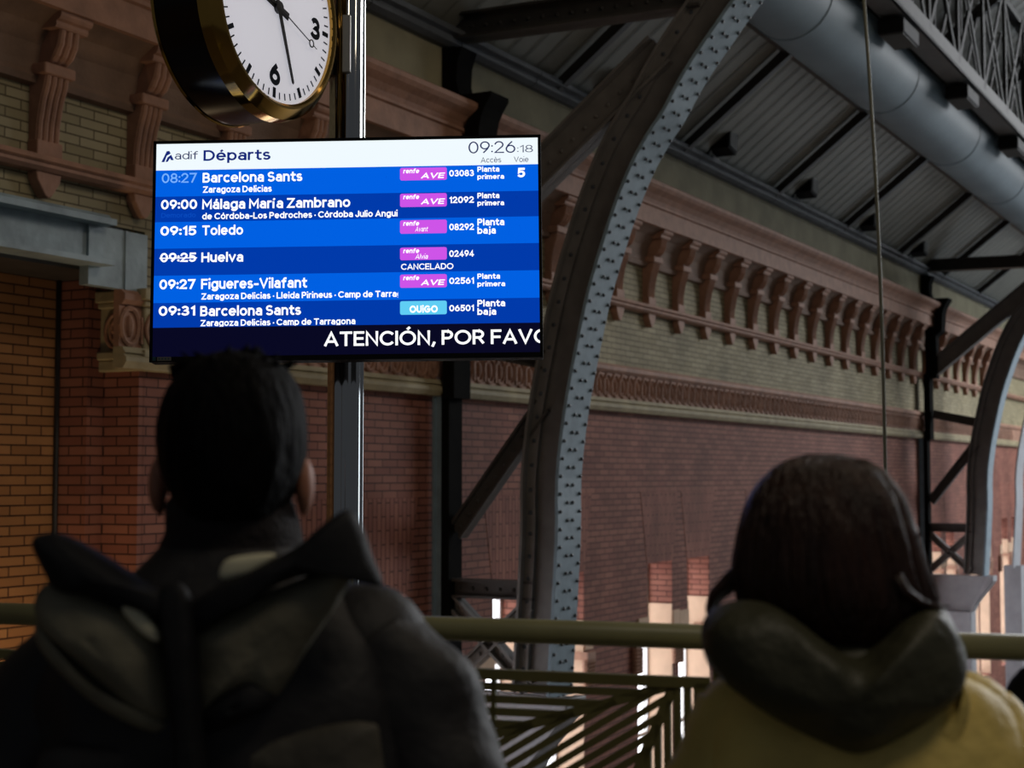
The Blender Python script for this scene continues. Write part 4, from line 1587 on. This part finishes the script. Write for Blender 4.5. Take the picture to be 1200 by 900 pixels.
def dense(rings, m_):
    pts = [Vector(r[:4]) for r in rings]
    out = []
    L_ = len(rings)
    for i in range(L_ - 1):
        g = lambda j: rings[max(0, min(L_ - 1, j))]
        for k in range(m_):
            t = k / m_
            p0, p1, p2, p3 = g(i - 1), g(i), g(i + 1), g(i + 2)
            out.append(tuple(0.5 * (2 * b + (c - a) * t + (2 * a - 5 * b + 4 * c - d) * t * t + (3 * b - a - 3 * c + d) * t ** 3) for a, b, c, d in zip(p0, p1, p2, p3)))
    out.append(tuple(rings[-1]))
    return out


def pillow(outline, Y, puff, back=0.02, n=96, fold=0.0, seed=0.0, ctr=None, bow=0.0):
    """padded cloth piece: outline in photo columns and rows at depth Y, bulging towards the viewer"""
    P = catmull([Vector((*p, 0)) for p in outline], n)
    W_ = [atY(p.x, p.y, Y) for p in P]
    c = sum(W_, Vector()) / len(W_) if ctr is None else atY(*ctr, Y)
    vs, fs = [], []
    rs = [0.12, 0.3, 0.48, 0.64, 0.78, 0.89, 0.96, 1.0]
    K_ = len(W_)

    def lay(side):
        rr = []
        for r_ in rs:
            ring = []
            for w in W_:
                p = c + (w - c) * r_
                h = math.sqrt(max(0, 1 - r_ ** 2.6))
                e = 1.0
                if fold:
                    q = Vector((p.x * 9 + seed, p.z * 9, seed))
                    e += fold * (noise.noise(q) + 0.6 * noise.noise(q * 2.3))
                p = Vector((p.x, p.y - side * h * e + bow * ((p.x - c.x) ** 2), p.z))
                ring.append(tuple(p))
            rr.append(ring)
        return rr
    fr, bk = lay(puff), lay(-back)
    seq = [[tuple(Vector((c.x, c.y - puff, c.z)))]] + fr + bk[::-1][1:] + [[tuple(Vector((c.x, c.y + back, c.z)))]]
    mb = MB()
    idx = []
    for ring in seq:
        idx.append(list(range(len(vs), len(vs) + len(ring))))
        vs += ring
    for a, b in zip(idx, idx[1:]):
        if len(a) == 1:
            fs += [(a[0], b[i], b[(i + 1) % K_]) for i in range(K_)]
        elif len(b) == 1:
            fs += [(a[i], b[0], a[(i + 1) % K_]) for i in range(K_)]
        else:
            fs += [(a[i], b[i], b[(i + 1) % K_], a[(i + 1) % K_]) for i in range(K_)]
    mb.add(vs, fs)
    return mb


def hair_loft(rows_, Y, dep, n=56, rip=0.03, seed=0.0, freq=16):
    """hair as a closed shell whose outline follows (row, left, right, depth scale)"""
    mb = MB()
    vs, fs = [], []
    R_ = dense([(r[0], r[1], r[2], r[3]) for r in rows_], 4)
    for (py, xl_, xr_, ds) in R_:
        a, b = atY(xl_, py, Y), atY(xr_, py, Y)
        cx, hw = (a.x + b.x) / 2, (b.x - a.x) / 2
        for k in range(n):
            t = 2 * math.pi * k / n
            e = 1 + rip * noise.noise(Vector((math.cos(t) * freq / 4 + seed, math.sin(t) * freq / 4, py * 0.012))) + rip * 0.6 * math.sin(t * freq + 3 * noise.noise(Vector((0, seed, py * 0.02))))
            vs.append((cx + hw * math.cos(t) * e, Y + dep * ds * math.sin(t) * e, a.z))
    m_ = len(R_)
    for i in range(m_ - 1):
        for k in range(n):
            k2 = (k + 1) % n
            fs.append((i * n + k, i * n + k2, (i + 1) * n + k2, (i + 1) * n + k))
    fs += [tuple(range(n)), tuple(range((m_ - 1) * n, m_ * n))[::-1]]
    return mb.add(vs, fs)


def add_sub(o, lv=1):
    s = o.modifiers.new('subsurf', 'SUBSURF')
    s.levels = s.render_levels = lv
    return o


def clothes(root, H, neckz, coat_rings, coat_m, sleeves, hem_z, fold, seed, pants=True):
    M = MW[root.name]
    f = lambda x, y, z: M @ Vector((x, y, z))
    m = MB(f)
    loft(m, dense(coat_rings, 5), 64, fold, seed)
    m.build('coat', coat_m, root, smooth=True)
    for s, pts, rad in sleeves:
        m = MB(f)
        rr = []
        P = dense([(*p, r) for p, r in zip(pts, rad)], 7)
        pp = [p[:3] for p in P]
        ra_ = [p[3] * (1 + 0.09 * noise.noise(Vector((seed + s, p[2] * 22, 0)))) for p in P]
        m.tube(pp, ra_, 28)
        for j in range(len(m.v)):                      # drawn folds running round and down the sleeve
            v = m.v[j]
            i_ = min(j // 28, len(pp) - 1)
            c_ = M @ Vector(pp[i_])
            ang = math.atan2(v.y - c_.y, v.x - c_.x)
            w_ = math.sin(ang * 2.0 * s + v.z * 46 + 2.2 * noise.noise(Vector((v.x * 7, v.y * 7, v.z * 7 + seed))))
            m.v[j] = c_ + (v - c_) * (1 + 0.055 * w_)
        m.ball(pp[0], ra_[0], 20, 12)
        sl = m.build('sleeve', coat_m, root, smooth=True)
    m = MB(f)
    for s in (-1, 1):
        m.tube([(s * 0.06, 0, 0.50 * H), (s * 0.08, 0.01, 0.30 * H), (s * 0.085, -0.015, 0.06)], [0.11, 0.085, 0.075], 24)
    loft(m, [(0, 0, 0.47 * H, 0.16, 0.125), (0, 0, 0.53 * H, 0.165, 0.13), (0, 0, 0.58 * H, 0.15, 0.12)], 32)
    m.build('trousers', TROUSER, root, smooth=True)
    for s in (-1, 1):
        m = MB(f)
        rings = []
        m.limb([(s * 0.085, -0.045, 0.045), (s * 0.09, 0.05, 0.045), (s * 0.095, 0.135, 0.036)], [0.045, 0.045, 0.034])
        m.box(s * 0.09 - 0.045, s * 0.09 + 0.045, -0.09, 0.165, 0.0, 0.022)
        m.build('shoe', SHOE, root, smooth=False)


# --- the man on the left
MY = 1.75
mc = atY(272, 500, MY)
man = empty('person', (mc.x, MY, 0), None, 'person with short black hair in a black hooded coat watching the board', 'person')
headz_m = atY(272, 550, MY).z
HM = atY(272, 412, MY).z - 0.01
human(man, HM, headz_m, headz_m - 0.12, 0.14)
nz_ = atY(272, 645, MY).z
zz = lambda py: atY(300, py, MY).z
crm = [(-0.005, 0.0, 0.68, 0.23, 0.155), (-0.005, 0, 0.9, 0.225, 0.15), (-0.005, 0, 1.05, 0.225, 0.15), (-0.005, 0, zz(880), 0.22, 0.148), (-0.002, 0, zz(800), 0.206, 0.14),
       (0.0, 0, zz(750), 0.184, 0.125), (0.0, 0, zz(712), 0.15, 0.108), (-0.003, 0, zz(682), 0.115, 0.095), (-0.003, 0, zz(655), 0.088, 0.085), (0, 0.005, zz(640), 0.078, 0.078)]
slm = [(s, [(s * (0.145 + 0.008 * s), 0.0, zz(765 - 5 * s)), (s * (0.197 + 0.008 * s), -0.01, zz(830)), (s * (0.245 + 0.004 * s), -0.02, zz(945)), (s * 0.265, -0.02, 0.98), (s * 0.25, 0.06, 0.74)], [0.074, 0.079, 0.077, 0.072, 0.055]) for s in (-1, 1)]
clothes(man, HM, 0, crm, COAT, slm, 0.7, 0.075, 3.1)
m = hair_loft([(411, 262, 286, 0.15), (418, 240, 312, 0.45), (432, 216, 336, 0.72), (460, 197, 351, 0.93), (495, 188, 358, 1.03), (525, 187, 359, 1.05), (548, 190, 356, 1.03), (568, 197, 349, 0.98), (588, 207, 339, 0.9), (606, 222, 326, 0.75), (612, 240, 310, 0.5)], MY - 0.012, 0.096, rip=0.022, seed=2.0, freq=23)
rnd = random.Random(4)
for k in range(46):
    a = rnd.uniform(0, 2 * math.pi)
    rr_ = rnd.uniform(0.01, 0.062)
    bx, by = mc.x + math.cos(a) * rr_, MY - 0.012 + math.sin(a) * rr_
    z0 = zz(417) - 0.2 * rr_ ** 2 * 60 * 0.06 - rr_ * 0.28
    m.tube([(bx, by, z0 - 0.02), (bx + rnd.uniform(-.012, .012), by - 0.006, z0 + 0.004), (bx + rnd.uniform(-.02, .02), by - 0.012, z0 + rnd.uniform(0.008, 0.016))], [0.008, 0.006, 0.001], 6)
m.build('hair', HAIR_M, man, smooth=True)
m = MB(lambda x, y, z: MW[man.name] @ Vector((x, y, z)))
loft(m, dense([(0.0, 0.01, zz(660), 0.088, 0.088), (0.0, 0.01, zz(638), 0.08, 0.082), (0.002, 0.006, zz(622), 0.076, 0.078), (0.0, 0.006, zz(606), 0.075, 0.077), (-0.002, 0.004, zz(590), 0.071, 0.074), (-0.002, 0.004, zz(580), 0.064, 0.066)], 4), 40, 0.02, 1.0, 30, power=2.0)
m.build('collar', COLLARM, man, smooth=True)
HY = MY - 0.155
hl = pillow([(38, 634), (56, 625), (76, 628), (120, 652), (168, 684), (212, 700), (216, 728), (180, 722), (120, 700), (70, 692), (52, 668)], HY, 0.035, 0.06, fold=0.3, seed=1, ctr=(115, 676))
hl.build('hood_edge', COAT_K, man, smooth=True)
hr = pillow([(214, 726), (232, 700), (285, 672), (345, 642), (384, 610), (408, 597), (424, 615), (436, 650), (448, 686), (410, 676), (352, 676), (296, 700), (244, 736), (222, 746)], HY, 0.035, 0.06, fold=0.3, seed=4, ctr=(350, 660))
hr.build('hood_edge', COAT_K, man, smooth=True)
p1 = pillow([(40, 708), (52, 686), (82, 684), (130, 704), (175, 732), (194, 772), (200, 838), (172, 838), (128, 808), (80, 764), (50, 736)], HY + 0.01, 0.03, 0.05, fold=0.45, seed=7)
tag(p1.build('hood_lining', LINING, man, smooth=True), 'olive grey hood lining')
p2 = pillow([(222, 748), (290, 706), (372, 670), (418, 654), (404, 694), (362, 758), (322, 818), (292, 806), (252, 824), (232, 838), (228, 800)], HY + 0.01, 0.03, 0.05, fold=0.45, seed=9)
tag(p2.build('hood_lining', LINING, man, smooth=True), 'olive grey hood lining')
p3 = pillow([(236, 836), (262, 812), (300, 792), (322, 806), (316, 828), (276, 848), (244, 858)], HY + 0.005, 0.02, 0.04, fold=0.3, seed=12)
p3.build('hood_fold', COAT_K, man, smooth=True)
p4 = pillow([(46, 730), (90, 778), (140, 822), (196, 846), (180, 858), (120, 830), (70, 786), (44, 752)], HY + 0.012, 0.022, 0.04, fold=0.3, seed=14)
p4.build('hood_fold', LINING, man, smooth=True)
stp = pillow([(188, 690), (214, 684), (226, 720), (232, 800), (240, 900), (246, 1000), (214, 1004), (206, 900), (196, 800), (190, 730)], HY - 0.02, 0.02, 0.05)
stp.build('back_strap', COAT_K, man, smooth=True)
bp_ = pillow([(246, 884), (300, 864), (370, 852), (428, 846), (446, 870), (440, 1010), (250, 1010)], MY - 0.125, 0.024, 0.03, fold=0.4, seed=21)
bp_.build('lower_back_panel', mat('grey_brown_cloth', (72, 68, 58), 0.7, vary=0.25, bump=0.8, bscale=9), man, smooth=True)
bp_ = pillow([(44, 890), (110, 870), (184, 884), (196, 1010), (50, 1010)], MY - 0.125, 0.024, 0.03, fold=0.4, seed=25)
bp_.build('lower_back_panel', COAT, man, smooth=True)
tg = pillow([(143, 714), (156, 709), (172, 722), (186, 740), (184, 752), (164, 740)], HY - 0.018, 0.006, 0.03, 60)
tag(tg.build('pale_tag', TAGM, man, smooth=True), 'pale tag')
tg = pillow([(258, 678), (264, 657), (292, 650), (322, 650), (306, 668), (288, 676)], HY - 0.008, 0.008, 0.04, 60)
tag(tg.build('pale_tag', TAGM, man, smooth=True), 'pale tag')

# --- the woman on the right
WY = 1.80
wc = atY(968, 600, WY)
wom = empty('person', (wc.x, WY, 0), None, 'person with dark brown bob in a yellow coat with puffy dark hood', 'person')
headz_w = atY(968, 668, WY).z
HW = atY(968, 533, WY).z - 0.015
human(wom, HW, headz_w, headz_w - 0.125, 0.12, True)
zw = lambda py: atY(968, py, WY).z
crw = [(0.03, 0.0, 0.62, 0.235, 0.17), (0.03, 0, 0.8, 0.23, 0.165), (0.03, 0, 1.0, 0.22, 0.155), (0.035, 0, zw(930), 0.205, 0.148), (0.035, 0, zw(870), 0.188, 0.138),
       (0.033, 0, zw(825), 0.165, 0.122), (0.03, 0, zw(798), 0.138, 0.108), (0.02, 0, zw(778), 0.10, 0.095), (0.01, 0, zw(765), 0.08, 0.085)]
slw = [(s, [(0.034 + s * 0.122, 0.0, zw(852)), (0.036 + s * 0.158, -0.01, zw(912)), (0.036 + s * 0.195, -0.02, 1.02), (0.036 + s * 0.22, -0.02, 0.88), (0.036 + s * 0.215, 0.06, 0.66)], [0.066, 0.07, 0.073, 0.072, 0.055]) for s in (-1, 1)]
clothes(wom, HW, 0, crw, YELLOW, slw, 0.65, 0.045, 8.3)
hw_rows = [(532, 945, 985, 0.2), (540, 922, 1008, 0.5), (556, 900, 1028, 0.75), (585, 880, 1046, 0.95), (625, 866, 1060, 1.05), (665, 860, 1072, 1.08), (697, 864, 1084, 1.05), (716, 884, 1084, 0.98), (736, 918, 1064, 0.9), (756, 950, 1030, 0.8), (768, 972, 1008, 0.6)]
m = hair_loft(hw_rows, WY - 0.01, 0.108, n=96, rip=0.035, seed=5.0, freq=27)
rnd = random.Random(11)
for k in range(70):
    u = rnd.uniform(-1, 1)
    pts = []
    for (py, xl_, xr_, ds) in hw_rows[1:10]:
        cxp, hwp = (xl_ + xr_) / 2, (xr_ - xl_) / 2
        uu = u * (0.97 + 0.03 * math.sin(py * 0.03 + k))
        yy = WY - 0.01 - 0.108 * ds * math.sqrt(max(0.0, 1 - (uu * 0.985) ** 2)) * 1.0
        p = atY(cxp + hwp * uu, py, yy)
        p.x = atY(cxp + hwp * uu, py, WY).x
        p.z = atY(968, py, WY).z
        pts.append(p)
    pts[-1].y += 0.01
    m.tube(pts, [0.003, 0.006, 0.0085, 0.009, 0.009, 0.0085, 0.007, 0.005, 0.001], 6)


def lock(px_pts, y, r0):
    m.tube([atY(x, yy, y) for x, yy in px_pts], [r0 * (1 - 0.85 * i / (len(px_pts) - 1)) for i in range(len(px_pts))], 8)


for k in range(7):
    j = k * 2.2
    lock([(878 + j, 640 + j), (866 + j * 0.8, 668), (850 + j * 0.5, 682 + j * 0.4), (836 + j * 0.5, 696 + j * 0.3), (830 + j * 0.6, 712), (831 + j * 0.8, 728)], WY - 0.02 + 0.004 * k, 0.011)
for k in range(8):
    j = k * 2.0
    lock([(1050 - j * 2, 676 + j * 0.6), (1062 - j * 1.6, 694 + j * 0.6), (1078 - j * 1.3, 705 + j * 0.5), (1096 - j * 1.4, 711 + j * 0.4), (1112 - j * 2.4, 711 + j * 0.5)], WY - 0.12 + 0.004 * k, 0.0075)
m.build('hair', HAIR_W, wom, smooth=True)
hy = WY - 0.10
hd_ = pillow([(822, 742), (832, 718), (862, 704), (896, 706), (928, 722), (962, 748), (986, 764), (1006, 766), (1030, 750), (1058, 724), (1084, 710), (1106, 714), (1122, 740), (1131, 772), (1124, 806), (1092, 836), (1046, 866), (1000, 882), (962, 870), (904, 840), (854, 804), (828, 774)], hy, 0.085, 0.16, n=120, fold=0.3, seed=31, ctr=(982, 812))
hd_.build('puffy_hood', PUFF, wom, smooth=True)
m = MB(lambda x, y, z: MW[wom.name] @ Vector((x, y, z)))
ringp = []
for k in range(25):
    a = 2 * math.pi * k / 24
    ringp.append((0.012 + 0.105 * math.cos(a), 0.0 + 0.09 * math.sin(a), zw(790) - 0.012 * math.sin(a)))
m.tube(ringp, 0.034, 16, cap=False, up=(0, 0, 1))
m.build('collar', PUFF, wom, smooth=True)
yk = pillow([(1098, 846), (1118, 828), (1130, 800), (1136, 830), (1120, 880), (1100, 905), (1080, 870)], WY - 0.105, 0.018, 0.04, fold=0.3, seed=40)
yk.build('coat_yoke', YELLOW, wom, smooth=True)
